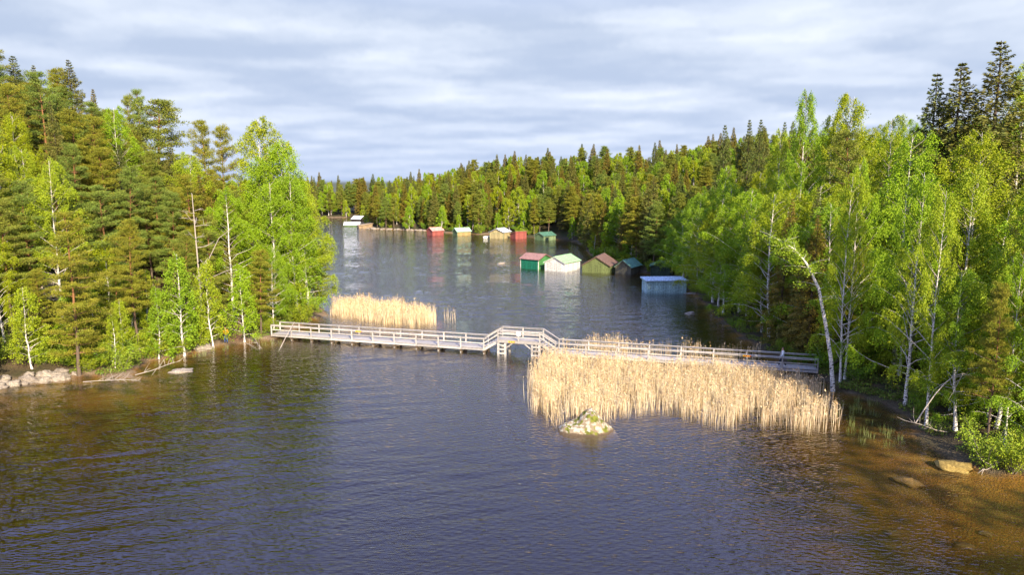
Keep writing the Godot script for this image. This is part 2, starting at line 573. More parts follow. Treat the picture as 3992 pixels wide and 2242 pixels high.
func make_person(at: Vector3, turn: float, pose: Dictionary, label: String, top_mat: Material, leg_mat: Material, shoe_mat: Material, hair_mat: Material, skin: Material) -> void:
	var o := base("person", at, turn)
	var skin_b := []
	var top_b := []
	var leg_b := []
	var shoe_b := []
	var hands := []
	skin_b.append([Vector3(0, 1.44, 0), Vector3(0, 1.55, 0.012), 0.055, 0.052])
	skin_b.append([Vector3(0, 1.60, 0.022), Vector3(0, 1.67, 0.0), 0.066, 0.088])
	skin_b.append([Vector3(0, 1.57, 0.058), Vector3(0, 1.62, 0.05), 0.034, 0.05])
	skin_b.append([Vector3(0, 1.625, 0.088), Vector3(0, 1.606, 0.1), 0.01, 0.014])
	for s in [-1.0, 1.0]: skin_b.append([Vector3(0.083 * s, 1.63, -0.004), Vector3(0.086 * s, 1.605, 0.0), 0.014, 0.01])
	skin_b.append([Vector3(0, 1.02, 0), Vector3(0, 1.38, -0.01), 0.12, 0.125])
	top_b.append([Vector3(-0.07, 0.94, 0), Vector3(-0.1, 1.33, -0.01), 0.115, 0.115])
	top_b.append([Vector3(0.07, 0.94, 0), Vector3(0.1, 1.33, -0.01), 0.115, 0.115])
	top_b.append([Vector3(-0.14, 1.385, -0.005), Vector3(0.14, 1.385, -0.005), 0.07, 0.07])
	leg_b.append([Vector3(-0.08, 0.93, 0), Vector3(0.08, 0.93, 0), 0.115, 0.115])
	for s in [-1.0, 1.0]:
		var key := "l" if s < 0 else "r"
		var sh := Vector3(0.185 * s, 1.375, -0.005)
		var el := mirrored(pose["elbow_" + key], s)
		var wr := mirrored(pose["wrist_" + key], s)
		top_b.append([sh, el, 0.062, 0.05])
		top_b.append([el, wr, 0.049, 0.037])
		skin_b.append([sh, el, 0.048, 0.04])
		skin_b.append([el, wr, 0.038, 0.028])
		var d := (wr - el).normalized()
		var acr := d.cross(Vector3(0, 0.2, 1)).normalized()
		var palm := wr + d * 0.085
		for f in 3: hands.append([wr + acr * (f - 1) * 0.012, palm + acr * (f - 1) * 0.024, 0.015, 0.013])
		for f in 4:
			var root := palm + acr * (f - 1.5) * 0.021 - d * 0.01
			var ln: float = [0.062, 0.075, 0.07, 0.055][f]
			var bend := d.cross(acr) * 0.45
			var mid := root + (d + bend * 0.3).normalized() * ln * 0.55
			hands.append([root, mid, 0.0095, 0.009])
			hands.append([mid, mid + (d + bend * 1.6).normalized() * ln * 0.5, 0.009, 0.0075])
		var th = wr + d * 0.03 + acr * 0.022 * -s
		hands.append([th, th + (d * 0.7 - acr * s * 0.8).normalized() * 0.04, 0.013, 0.011])
		hands.append([th + (d * 0.7 - acr * s * 0.8).normalized() * 0.04, th + (d * 0.7 - acr * s * 0.8).normalized() * 0.04 + (d - acr * s * 0.2).normalized() * 0.03, 0.011, 0.009])
		var hip := Vector3(0.092 * s, 0.9, 0)
		var kn := mirrored(pose["knee_" + key], s)
		var an := mirrored(pose["ankle_" + key], s)
		leg_b.append([hip, kn, 0.092, 0.064])
		leg_b.append([kn, an, 0.062, 0.052])
		skin_b.append([hip, kn, 0.078, 0.052])
		skin_b.append([kn, an, 0.05, 0.035])
		shoe_b.append([an + Vector3(0, -0.035, -0.03), an + Vector3(0, -0.05, 0.15), 0.045, 0.034])
		shoe_b.append([an + Vector3(0, 0.0, -0.01), an + Vector3(0, -0.04, 0.05), 0.048, 0.045])
	var body := MB.new()
	sdf_into(body, skin_b, 0.014, 0.03)
	sdf_into(body, hands, 0.005, 0.008)
	part("body", body.mesh(), skin, o)
	for piece in [["jacket", top_b, top_mat, 0.05, 0.006], ["trousers", leg_b, leg_mat, 0.04, 0.004], ["shoe", shoe_b.slice(0, 2), shoe_mat, 0.02, 0.0], ["shoe", shoe_b.slice(2, 4), shoe_mat, 0.02, 0.0],
			["hair", [[Vector3(0, 1.69, -0.02), Vector3(0, 1.63, -0.05), 0.087, 0.075], [Vector3(0, 1.72, 0.03), Vector3(0, 1.7, -0.02), 0.06, 0.08]], hair_mat, 0.03, 0.0]]:
		var b := MB.new()
		sdf_into(b, piece[1], 0.016 if piece[0] != "hair" else 0.01, piece[3], piece[4])
		part(piece[0], b.mesh(), piece[2], o)
	tag(o, label, "person")


# ---------------------------------------------------------------- rocks
func rock_mesh(seed_: int, rough: float, nu := 18, nv := 10) -> ArrayMesh:
	var nn := FastNoiseLite.new()
	nn.seed = seed_
	nn.frequency = 0.9
	nn.fractal_octaves = 3
	var b := MB.new()
	for j in nv + 1:
		for q in nu:
			var th := PI * j / nv
			var a := TAU * q / nu
			var d := Vector3(sin(th) * cos(a), cos(th), sin(th) * sin(a))
			var r := 1.0 + nn.get_noise_3dv(d * 1.4) * rough
			r *= 1.0 / maxf(0.78, maxf(absf(d.x), absf(d.z)) + 0.25 * absf(d.y))
			b.v.append(d * r)
			var tn := 0.75 + 0.35 * nn.get_noise_3dv(d * 6.0 + Vector3(9, 0, 0))
			b.c.append(Color(tn, tn * 0.97, tn * 0.92))
			b.uv.append(Vector2(a, th))
	for j in nv:
		for q in nu:
			var a := j * nu + q
			var c := j * nu + (q + 1) % nu
			b.i.append_array([a, a + nu, c, c, a + nu, c + nu])
	b.n.resize(b.v.size())
	for t in range(0, b.i.size(), 3):
		var fn := (b.v[b.i[t + 2]] - b.v[b.i[t]]).cross(b.v[b.i[t + 1]] - b.v[b.i[t]])
		for e in 3: b.n[b.i[t + e]] += fn
	for q in b.n.size(): b.n[q] = b.n[q].normalized() if b.n[q].length() > 0 else Vector3.UP
	return b.mesh()


func put_rock(called: String, at: Vector3, size: Vector3, turn: float, m: Material, label: String, group: String, v := -1) -> Node3D:
	var list: Array = M["rocks"]
	var o := part(called, list[v if v >= 0 else rng.randi() % list.size()], m, self)
	o.position = at
	o.basis = Basis(Vector3.UP, turn) * Basis.from_scale(size)
	tag(o, label, "rock", group)
	return o


func lake_boulder() -> void:
	var nn := FastNoiseLite.new()
	nn.seed = 41
	nn.frequency = 1.1
	nn.fractal_octaves = 4
	var lich := FastNoiseLite.new()
	lich.seed = 77
	lich.frequency = 3.4
	lich.fractal_octaves = 3
	var b := MB.new()
	var nu := 140
	var nr := 70
	for j in nr + 1:
		for q in nu:
			var u := float(j) / nr
			var a := TAU * q / nu
			var edge := 1.0 + 0.1 * nn.get_noise_2d(cos(a) * 1.5, sin(a) * 1.5)
			var x := cos(a) * u * 2.35 * edge
			var z := sin(a) * u * 1.15 * edge
			# long shoulder towards -x, steep cheek towards +x
			var prof := 0.0
			prof = 1.5 * exp(-pow((x - 0.3) / (0.8 if x > 0.3 else 1.0), 2.0)) + 0.56 * exp(-pow((x + 1.45) / 0.8, 2.0)) + 0.34 * exp(-pow((x - 1.5) / 0.7, 2.0))
			prof *= sqrt(maxf(0.0, 1.0 - pow(u, 3.2)))
			prof *= 1.0 - 0.35 * pow(absf(z) / 1.15, 2.0)
			var h := prof + nn.get_noise_2d(x * 1.6, z * 1.6) * 0.17 * (1.0 - u * 0.6) + nn.get_noise_2d(x * 6 + 40, z * 6) * 0.04 - 0.75 * pow(u, 6.0)
			b.v.append(Vector3(x, h, z))
			var c := Color(0.24, 0.19, 0.13).lerp(Color(0.15, 0.115, 0.08), clampf(nn.get_noise_2d(x * 3, z * 3 + 9) + 0.4, 0, 1))
			var lv := lich.get_noise_3d(x, h, z)
			if lv > 0.1: c = Color(0.40, 0.375, 0.31).lerp(Color(0.30, 0.28, 0.22), clampf(lich.get_noise_3d(x * 3, h * 3, z * 3) + 0.4, 0, 1))
			if nn.get_noise_3d(x * 1.5 + 20, h * 1.5, z * 1.5) > 0.16: c = Color(0.145, 0.15, 0.02).lerp(Color(0.075, 0.085, 0.015), clampf(lv * 3 + 0.5, 0, 1))
			if h < 0.10 + lich.get_noise_2d(x * 0.6, z * 0.6) * 0.05: c = Color(0.085, 0.06, 0.04)
			b.c.append(c)
			b.uv.append(Vector2(x, z))
	for j in nr:
		for q in nu:
			var a := j * nu + q
			var c2 := j * nu + (q + 1) % nu
			b.i.append_array([a, a + nu, c2, c2, a + nu, c2 + nu])
	b.n.resize(b.v.size())
	for t in range(0, b.i.size(), 3):
		var fn := (b.v[b.i[t + 2]] - b.v[b.i[t]]).cross(b.v[b.i[t + 1]] - b.v[b.i[t]])
		if fn.y < 0: fn = -fn
		for e in 3: b.n[b.i[t + e]] += fn
	for q in b.n.size(): b.n[q] = b.n[q].normalized()
	var o := part("boulder", b.mesh(), M["rock_vc"], self)
	o.position = Vector3(5.12, 0.02, -46.6)
	o.rotation.y = 0.10
	tag(o, "large lichen-spotted boulder with moss standing in the water before the reeds", "boulder")


# ---------------------------------------------------------------- the footbridge
func bridge() -> void:
	var o := base("footbridge", Vector3(-26.3, 0, -75.6), -atan2(0.2725, 0.963) )
	tag(o, "long weathered grey timber footbridge with a raised hump across the narrows", "bridge")
	# local x runs along the bridge, local z towards the near side
	var W := 1.5
	var m: Array = M["timber"]
	var tm := func(): return m[rng.randi() % m.size()]
	var deck_y := 0.52
	var hump_y := 1.48
	var sL := 24.4
	var pL := 25.9
	var pR := 30.15
	var sR := 31.75
	var fin := 55.4
	var posts_left := []
	for k in 11: posts_left.append(sL - 2.44 * k)
	var posts_right := []
	for k in 9: posts_right.append(sR + (fin - sR) / 8.0 * k)
	var sideways := [0.0, -W]
	var post := func(x: float, z: float, y0: float, y1: float, w := 0.12):
		var b := MB.new()
		b.box(Vector3(x + rf(-0.02, 0.02), (y0 + y1) * 0.5, z), Vector3(w * 0.5, 0, 0), Vector3(0, 0, w * 0.5), Vector3(0, (y1 - y0) * 0.5, 0), 0.012)
		part("post", b.mesh(), tm.call(), o)
	var board := func(a: Vector3, c: Vector3, w: float, h: float, called: String):
		var b := MB.new()
		b.bar(a, c, w, h)
		part(called, b.mesh(), tm.call(), o)
	for flat in [posts_left, posts_right]:
		for k in flat.size():
			var x: float = flat[k]
			for z in sideways:
				var out: float = 0.07 if z == 0.0 else -0.07
				post.call(x, z + out, -0.15, deck_y + 1.0)
			# the cross sill and the piles under each pair of posts
			var sill := MB.new()
			sill.box(Vector3(x + 0.02, deck_y - 0.36, -W * 0.5), Vector3(0.09, 0, 0), Vector3(0, 0.09, 0), Vector3(0, 0, W * 0.5 + 0.2), 0.01)
			part("sill", sill.mesh(), M["timber_wet"], o)
			for z in sideways:
				var pl := MB.new()
				pl.tube(PackedVector3Array([Vector3(x + 0.05, -2.2, z * 0.9 - 0.06), Vector3(x + 0.05, deck_y - 0.44, z * 0.9 - 0.06)]), PackedFloat32Array([0.11, 0.11]), 8)
				part("pile", pl.mesh(), M["timber_wet"], o)
			if k == flat.size() - 1: continue
			var x2: float = flat[k + 1]
			var xa := minf(x, x2)
			var xb := maxf(x, x2)
			for z in sideways:
				var out: float = 0.145 if z == 0.0 else -0.145
				var inn: float = 0.07 if z == 0.0 else -0.07
				var dy := rf(-0.012, 0.012)
				board.call(Vector3(xa + 0.004, deck_y + 1.02 + dy, z + inn), Vector3(xb - 0.004, deck_y + 1.02 + rf(-0.012, 0.012), z + inn), 0.17, 0.04, "handrail")
				board.call(Vector3(xa + 0.01, deck_y + 0.92 + dy, z + out), Vector3(xb - 0.01, deck_y + 0.92, z + out), 0.03, 0.09, "top_rail")
				board.call(Vector3(xa + 0.01, deck_y + 0.50 + dy, z + out), Vector3(xb - 0.01, deck_y + 0.50 + rf(-0.02, 0.02), z + out), 0.03, 0.11, "middle_rail")
				board.call(Vector3(xa + 0.01, deck_y - 0.15, z + out * 1.05), Vector3(xb - 0.01, deck_y - 0.15, z + out * 1.05), 0.05, 0.19, "edge_beam")
			for q in 6:
				var b := MB.new()
				var wz := W / 6.0
				b.box(Vector3((xa + xb) * 0.5, deck_y - 0.025 + rf(-0.004, 0.004), -wz * (q + 0.5)), Vector3(0, 0, wz * 0.5 - 0.008), Vector3(0, 0.022, 0), Vector3((xb - xa) * 0.5 - 0.004, 0, 0), 0.006)
				part("deck_plank", b.mesh(), tm.call(), o)
	# the hump: platform, stairs, crib piers, braces
	for q in 6:
		var wz := W / 6.0
		var b := MB.new()
		b.box(Vector3((pL + pR) * 0.5, hump_y - 0.025, -wz * (q + 0.5)), Vector3(0, 0, wz * 0.5 - 0.008), Vector3(0, 0.022, 0), Vector3((pR - pL) * 0.5, 0, 0), 0.006)
		part("deck_plank", b.mesh(), tm.call(), o)
	for z in sideways:
		var out: float = 0.145 if z == 0.0 else -0.145
		var inn: float = 0.07 if z == 0.0 else -0.07
		for x in [pL, (pL + pR) * 0.5, pR]: post.call(x, z + inn, hump_y - 0.3, hump_y + 1.0)
		board.call(Vector3(pL - 0.1, hump_y - 0.15, z + out * 1.05), Vector3(pR + 0.1, hump_y - 0.15, z + out * 1.05), 0.06, 0.26, "edge_beam")
		for seg in [[pL, (pL + pR) * 0.5], [(pL + pR) * 0.5, pR]]:
			board.call(Vector3(seg[0], hump_y + 1.02, z + inn), Vector3(seg[1], hump_y + 1.02, z + inn), 0.17, 0.04, "handrail")
			board.call(Vector3(seg[0], hump_y + 0.90, z + out), Vector3(seg[1], hump_y + 0.90, z + out), 0.03, 0.1, "top_rail")
			board.call(Vector3(seg[0], hump_y + 0.62, z + out), Vector3(seg[1], hump_y + 0.62, z + out), 0.03, 0.1, "middle_rail")
			board.call(Vector3(seg[0], hump_y + 0.33, z + out), Vector3(seg[1], hump_y + 0.33, z + out), 0.03, 0.1, "middle_rail")
		for st in [[sL, pL], [sR, pR]]:
			for rail in [[1.02, 0.17, 0.04, inn, "handrail"], [0.9, 0.03, 0.1, out, "top_rail"], [0.5, 0.03, 0.11, out, "middle_rail"]]:
				board.call(Vector3(st[0], deck_y + rail[0] + (0.0 if rail[4] != "handrail" else 0.002), z + rail[3]), Vector3(st[1], hump_y + rail[0] + 0.002, z + rail[3]), rail[1], rail[2], rail[4])
			board.call(Vector3(st[0], deck_y - 0.18, z - inn * 0.4), Vector3(st[1], hump_y - 0.2, z - inn * 0.4), 0.06, 0.26, "stringer")
	for st in [[sL, pL], [sR, pR]]:
		for q in 5:
			var u := (q + 0.6) / 5.4
			var b := MB.new()
			b.box(Vector3(lerpf(st[0], st[1], u), lerpf(deck_y, hump_y, (q + 1.0) / 6.0), -W * 0.5), Vector3(0.15, 0, 0), Vector3(0, 0.025, 0), Vector3(0, 0, W * 0.5 - 0.06), 0.008)
			part("step", b.mesh(), tm.call(), o)
	for pier in [[pL + 0.02, pL + 0.75, 1.0], [pR - 0.75, pR - 0.02, -1.0]]:
		for x in [pier[0], pier[1]]:
			for z in [0.08, -W - 0.08]:
				post.call(x, z, -2.5, hump_y - 0.3, 0.2)
		for z in [0.08, -W - 0.08]:
			for q in 3: board.call(Vector3(pier[0] - 0.05, 0.12 + q * 0.42, z + signf(z + 0.5) * 0.125), Vector3(pier[1] + 0.05, 0.12 + q * 0.42, z + signf(z + 0.5) * 0.125), 0.045, 0.14, "crib_board")
			var inner: float = pier[1] if pier[2] > 0 else pier[0]
			board.call(Vector3(inner, 0.62, z), Vector3(inner + pier[2] * 0.75, hump_y - 0.3, z), 0.09, 0.12, "brace")
	# striped warning plates and a white notice
	for wp in [[10.6, 0.155, deck_y + 0.91], [27.35, 0.185, hump_y - 0.13], [49.4, 0.155, deck_y + 0.91]]:
		var b := MB.new()
		b.box(Vector3(wp[0], wp[2], wp[1] + 0.025), Vector3(0.34, 0, 0), Vector3(0, 0.075, 0), Vector3(0, 0, 0.006))
		var plate := part("warning_plate", b.mesh(), M["yellow"], o)
		for q in 4:
			var s := MB.new()
			var x: float = wp[0] - 0.27 + q * 0.17
			s.quad(Vector3(x, wp[2] - 0.07, wp[1] + 0.035), Vector3(x - 0.0 + 0.09, wp[2] - 0.07, wp[1] + 0.035), Vector3(x + 0.15, wp[2] + 0.07, wp[1] + 0.035), Vector3(x + 0.06, wp[2] + 0.07, wp[1] + 0.035))
			part("stripe", s.mesh(), M["red_sign"], plate)
	var nb := MB.new()
	nb.box(Vector3((pL + pR) * 0.5 + 0.02, hump_y + 0.72, 0.19), Vector3(0.2, 0, 0), Vector3(0, 0.2, 0), Vector3(0, 0, 0.008))
	part("notice_board", nb.mesh(), M["white_sign"], o)


# ---------------------------------------------------------------- boathouses
func boathouse(label: String, group: String, c: Vector2, yaw: float, w: float, l: float, wall: float, apex: float, cols: Dictionary, style := "gable") -> void:
	var o := base("boathouse", Vector3(c.x, 0, c.y), deg_to_rad(yaw))
	tag(o, label, "boathouse", group)
	var dn := -0.9
	var th := 0.05
	var wl := func(key: String) -> Material: return M["paint_" + (cols[key] if cols.has(key) else cols["wall"])]
	var shed := style == "shed"   # the roof falls from local +x to -x
	var hl := wall
	var hr := apex if shed else wall
	# gable ends
	for s in [1.0, -1.0]:
		var b := MB.new()
		var z: float = s * (l * 0.5 - th)
		var pts := [Vector2(-w * 0.5, dn), Vector2(w * 0.5, dn), Vector2(w * 0.5, hr)]
		if not shed: pts.append(Vector2(0, apex))
		pts.append(Vector2(-w * 0.5, hl))
		for e in [z + th * s, z - th * s]:
			for q in range(1, pts.size() - 1): b.tri(Vector3(pts[0].x, pts[0].y, e), Vector3(pts[q].x, pts[q].y, e), Vector3(pts[q + 1].x, pts[q + 1].y, e))
		for q in pts.size():
			var a: Vector2 = pts[q]
			var d: Vector2 = pts[(q + 1) % pts.size()]
			b.quad(Vector3(a.x, a.y, z - th), Vector3(a.x, a.y, z + th), Vector3(d.x, d.y, z + th), Vector3(d.x, d.y, z - th))
		part("gable_wall", b.mesh(), wl.call(["front", "back"][0 if s > 0 else 1]), o)
	for s in [1.0, -1.0]:
		var b := MB.new()
		var top: float = (hr if s > 0 else hl)
		b.box(Vector3(s * (w * 0.5 - th), (top + dn) * 0.5, 0), Vector3(th, 0, 0), Vector3(0, (top - dn) * 0.5, 0), Vector3(0, 0, l * 0.5 - th * 2.02))
		part("side_wall", b.mesh(), wl.call(["right", "left"][0 if s > 0 else 1]), o)
		for e in [1.0, -1.0]:
			var cb := MB.new()
			cb.box(Vector3(s * (w * 0.5 - 0.02), (top - 0.03 + dn) * 0.5, e * (l * 0.5 - 0.02)), Vector3(0.06, 0, 0), Vector3(0, 0, 0.06), Vector3(0, (top - 0.03 - dn) * 0.5, 0), 0.01)
			part("corner_board", cb.mesh(), M["paint_" + cols.get("trim", cols["wall"])], o)
	# roof
	var over := 0.28
	var roof_m: Material = M["roof_" + cols["roof"]]
	var planes := [[Vector2(-w * 0.5, hl), Vector2(w * 0.5, hr)]] if shed else [[Vector2(-w * 0.5, wall), Vector2(0, apex)], [Vector2(w * 0.5, wall), Vector2(0, apex)]]
	for pl in planes:
		var a: Vector2 = pl[0]
		var d: Vector2 = pl[1]
		var dir := (d - a).normalized()
		a -= dir * over
		if shed: d += dir * over
		var nn := Vector2(-dir.y, dir.x)
		if nn.y < 0: nn = -nn
		var mid := (a + d) * 0.5 + nn * 0.055
		var b := MB.new()
		b.box(Vector3(mid.x, mid.y, 0), Vector3(nn.x, nn.y, 0) * 0.035, Vector3(dir.x, dir.y, 0) * a.distance_to(d) * 0.5, Vector3(0, 0, l * 0.5 + over))
		var slope := part("roof_slope", b.mesh(), roof_m, o)
		# sheet seams, each a low rib
		if cols.get("ribs", true):
			var nr := int((l + over * 2) / 0.62)
			for q in nr:
				var rb := MB.new()
				var z := -l * 0.5 - over + (q + 0.5) * (l + over * 2) / nr
				var up := mid + nn * 0.047
				rb.box(Vector3(up.x, up.y, z), Vector3(0, 0, 0.022), Vector3(nn.x, nn.y, 0) * 0.014, Vector3(dir.x, dir.y, 0) * (a.distance_to(d) * 0.5 - 0.02))
				part("roof_rib", rb.mesh(), roof_m, slope)
		for e in [1.0, -1.0]:
			var fb := MB.new()
			var m2 := (a + d) * 0.5 - nn * 0.05
			fb.box(Vector3(m2.x, m2.y, e * (l * 0.5 + over - 0.02)), Vector3(0, 0, 0.018), Vector3(nn.x, nn.y, 0) * 0.068, Vector3(dir.x, dir.y, 0) * (a.distance_to(d) * 0.5 - 0.03))
			part("bargeboard", fb.mesh(), M["paint_" + cols.get("barge", cols.get("trim", cols["wall"]))], o)
	if not shed:
		var rc := MB.new()
		rc.box(Vector3(0, apex + 0.1, 0), Vector3(0.1, 0, 0), Vector3(0, 0.022, 0), Vector3(0, 0, l * 0.5 + over + 0.01), 0.01)
		part("ridge_cap", rc.mesh(), roof_m, o)
	# doors
	if cols.has("doors"):
		for d in cols["doors"]:
			# [face, centre, width, top]
			var b := MB.new()
			var face: String = d[0]
			var zz := l * 0.5 + 0.018
			var n := int(d[4]) if d.size() > 4 else 1
			for q in n:
				var lf := MB.new()
				var cw: float = d[2] / n
				var cx: float = d[1] - d[2] * 0.5 + cw * (q + 0.5)
				if face == "front": lf.box(Vector3(cx, (d[3] + dn) * 0.5, zz), Vector3(0, 0, 0.02), Vector3(0, (d[3] - dn) * 0.5, 0), Vector3(cw * 0.5 - 0.025, 0, 0))
				else: lf.box(Vector3((w * 0.5 + 0.018) * (-1.0 if face == "left" else 1.0), (d[3] + dn) * 0.5, cx), Vector3(0.02, 0, 0), Vector3(0, (d[3] - dn) * 0.5, 0), Vector3(0, 0, cw * 0.5 - 0.025))
				part("door", lf.mesh(), M["paint_" + cols.get("door", cols["wall"])], o)
				if face == "front":
					var br := MB.new()
					br.box(Vector3(cx, d[3] - 0.2, zz + 0.03), Vector3(0, 0, 0.012), Vector3(0, 0.06, 0), Vector3(cw * 0.5 - 0.04, 0, 0))
					part("door_ledge", br.mesh(), M["paint_" + cols.get("trim", cols["wall"])], o)


# ---------------------------------------------------------------- reeds
func in_poly(p: Vector2, poly: PackedVector2Array) -> bool:
	return Geometry2D.is_point_in_polygon(p, poly)


func reed_clump(seed_: int, count: int, tall: float, r: float, tones: Array, plume: bool, lean := 0.12, width := 0.011) -> ArrayMesh:
	rng.seed = seed_
	var b := MB.new()
	for q in count:
		var a := rf(0, TAU)
		var o := Vector3(cos(a), 0, sin(a)) * r * sqrt(rng.randf()) + Vector3(0, -0.5, 0)
		var h := tall * rf(0.62, 1.12) + 0.5
		var d := Vector3(rf(-1, 1) * lean, 1, rf(-1, 1) * lean)
		if rng.randf() < 0.06: d = Vector3(rf(-1, 1) * lean * 5, 1, rf(-1, 1) * lean * 5)
		d = d.normalized()
		var c: Color = jit(tones[rng.randi() % tones.size()], 0.14)
		var sag := Vector3(rf(-1, 1), 0, rf(-1, 1)) * 0.18 * tall
		var m := o + d * h * 0.6
		var e := o + d * h + sag * 0.5
		for k in 2:
			var s := Vector3(cos(a + k * PI * 0.5), 0, sin(a + k * PI * 0.5)) * width
			var v0 := b.v.size()
			for p in [o - s, o + s, m - s * 0.8, m + s * 0.8, e]:
				b.v.append(p)
				b.c.append(c)
			b.i.append_array([v0, v0 + 1, v0 + 2, v0 + 1, v0 + 3, v0 + 2, v0 + 2, v0 + 3, v0 + 4])
		if plume:
			# dry leaves and a drooping tassel
			if rng.randf() < 0.35:
				var f := rf(0.4, 0.9)
				var p := o.lerp(m, f / 0.6) if f < 0.6 else m.lerp(e, (f - 0.6) / 0.4)
				var ld := Vector3(rf(-1, 1), rf(0.1, 1.2), rf(-1, 1)).normalized() * rf(0.2, 0.42)
				b.leaf(p, ld, ld.cross(rv()).normalized() * 0.013, jit(c, 0.1))
			if rng.randf() < 0.3:
				for k in 2:
					var pd := (sag.normalized() * 0.5 + Vector3(0, 0.4, 0) + rv(0.4)).normalized() * rf(0.12, 0.24)
					b.leaf(e - d * 0.08, pd, pd.cross(rv()).normalized() * 0.026, jit(Color(c.r * 0.8, c.g * 0.72, c.b * 0.62), 0.1))
	return b.mesh()


func scatter_stuff(called: String, meshes: Array, m: Material, xf: Array, label: String, category: String) -> void:
	# one object of kind stuff; with several clump shapes, each is a part of it
	var o := base(called)
	tag(o, label, category, "", "stuff")
	for k in meshes.size():
		var mm := MultiMesh.new()
		mm.transform_format = MultiMesh.TRANSFORM_3D
		mm.mesh = meshes[k]
		var mine := []
		for q in range(k, xf.size(), meshes.size()): mine.append(xf[q])
		mm.instance_count = mine.size()
		for q in mine.size(): mm.set_instance_transform(q, mine[q])
		var mi := MultiMeshInstance3D.new()
		mi.name = "clump"
		mi.multimesh = mm
		mi.material_override = m
		mi.set_meta("kind", "stuff")
		o.add_child(mi, true)


func fill_poly(poly: PackedVector2Array, step: float, y: float, keep: Callable, smin: float, smax: float) -> Array:
	var lo := Vector2(1e9, 1e9)
	var hi := -lo
	for p in poly:
		lo = lo.min(p)
		hi = hi.max(p)
	var out := []
	var x := lo.x
	while x < hi.x:
		var z := lo.y
		while z < hi.y:
			var p := Vector2(x + rf(-0.6, 0.6) * step, z + rf(-0.6, 0.6) * step)
			var rim := seg_dist(p, poly)
			if in_poly(p, poly) and keep.call(p) and rng.randf() < 0.12 + rim / 1.3:
				var s := rf(smin, smax) * (1.12 if p.y < -58.0 and p.y > -67.0 else 1.0) * (1.0 + 0.5 * nz_patch.get_noise_2d(p.x * 5.0 + 90.0, p.y * 5.0))
				out.append(Transform3D(Basis(Vector3.UP, rf(0, TAU)) * Basis.from_scale(Vector3(1, s, 1)), Vector3(p.x, y, p.y)))
			z += step
		x += step
	return out


# bare wood: a main stem with side branches, each limb a mesh of its own
func dead_wood(called: String, label: String, category: String, at: Vector3, stems: Array, m: Material, group := "") -> void:
	var o := base(called, at)
	tag(o, label, category, group)
	for s in stems:
		var b := MB.new()
		b.tube(PackedVector3Array(s[0]), taper(s[0].size(), s[1], s[2]), 6)
		part(s[3] if s.size() > 3 else "branch", b.mesh(), m, o)


# ---------------------------------------------------------------- sky, water
func make_sky() -> ImageTexture:
	var w := 2048
	var h := 1024
	var im := Image.create(w, h, false, Image.FORMAT_RGBF)
	var n1 := FastNoiseLite.new()
	n1.seed = 23
	n1.frequency = 0.22
	n1.fractal_octaves = 5
	n1.fractal_gain = 0.56
	n1.domain_warp_enabled = true
	n1.domain_warp_amplitude = 1.6
	n1.domain_warp_frequency = 0.18
	var n2 := FastNoiseLite.new()
	n2.seed = 12
	n2.frequency = 0.055
	n2.fractal_octaves = 3
	for y in h / 2 + 1:
		var el := PI * (0.5 - (y + 0.5) / h)
		var se := maxf(sin(el), 0.0)
		var ce := cos(el)
		for x in w:
			var az := TAU * ((x + 0.5) / w - 0.5)
			# the cloud deck as a flat sheet seen in perspective
			var k := 1.0 / (se + 0.055)
			var p := Vector2(sin(az) * ce, -cos(az) * ce) * k
			var a := n1.get_noise_2d(p.x * 2.4 + 3.0, p.y * 3.0)
			var b := n2.get_noise_2d(p.x + 20.0, p.y * 1.2)
			var thin := clampf(0.48 + a * 0.78 + b * 0.35, 0.0, 1.0)
			thin = thin * thin * (3.0 - 2.0 * thin)
			var air := 1.0 - exp(-se * 9.0)
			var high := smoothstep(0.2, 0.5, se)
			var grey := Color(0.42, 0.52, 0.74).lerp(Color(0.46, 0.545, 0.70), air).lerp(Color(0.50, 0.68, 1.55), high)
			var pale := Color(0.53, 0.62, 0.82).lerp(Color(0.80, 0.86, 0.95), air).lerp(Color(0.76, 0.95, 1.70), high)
			var c := grey.lerp(pale, thin)
			var puff := smoothstep(0.30, 0.62, a + b * 0.4) * air
			c = c.lerp(Color(0.98, 0.99, 1.06), puff * 0.35 * (1.0 - high))
			im.set_pixel(x, y, c)
	var low := Color(0.2, 0.22, 0.2)
	im.fill_rect(Rect2i(0, h / 2 + 1, w, h / 2 - 1), low)
	return ImageTexture.create_from_image(im)


var waves := []


func make_waves() -> void:
	rng.seed = 91
	for q in 26:
		var lam := 0.42 * pow(1.085, q) * rf(0.9, 1.1)
		var dir := deg_to_rad(83.0 + rf(-30.0, 30.0))
		var k := TAU / lam
		waves.append([cos(dir) * k, sin(dir) * k, rf(0, TAU), 0.0034 * pow(lam, 0.65)])


func calm(x: float, z: float) -> float:
	var g := nz_wind.get_noise_2d(x * 0.5, z * 1.3)
	var c := smoothstep(-0.35, 0.25, g)
	# lee of the right bank, the reeds and the boulder
	c *= lerpf(0.45, 1.0, smoothstep(2.0, 16.0, Vector2(x - 9.0, (z + 45.0) * 1.2).length()))
	c *= lerpf(0.5, 1.0, smoothstep(30.0, 12.0, x))
	c *= lerpf(0.55, 1.0, smoothstep(-44.0, -24.0, x))
	c *= lerpf(1.25, 0.35, smoothstep(-180.0, -205.0, z)) if z < -100.0 else 1.0
	return 0.12 + 0.88 * c


func wave_height(x: float, z: float) -> float:
	if x < -75.0 or x > 48.0 or z < -345.0: return 0.0
	var h := 0.0
	for q in waves: h += q[3] * sin(q[0] * x + q[1] * z + q[2])
	return h * calm(x, z)


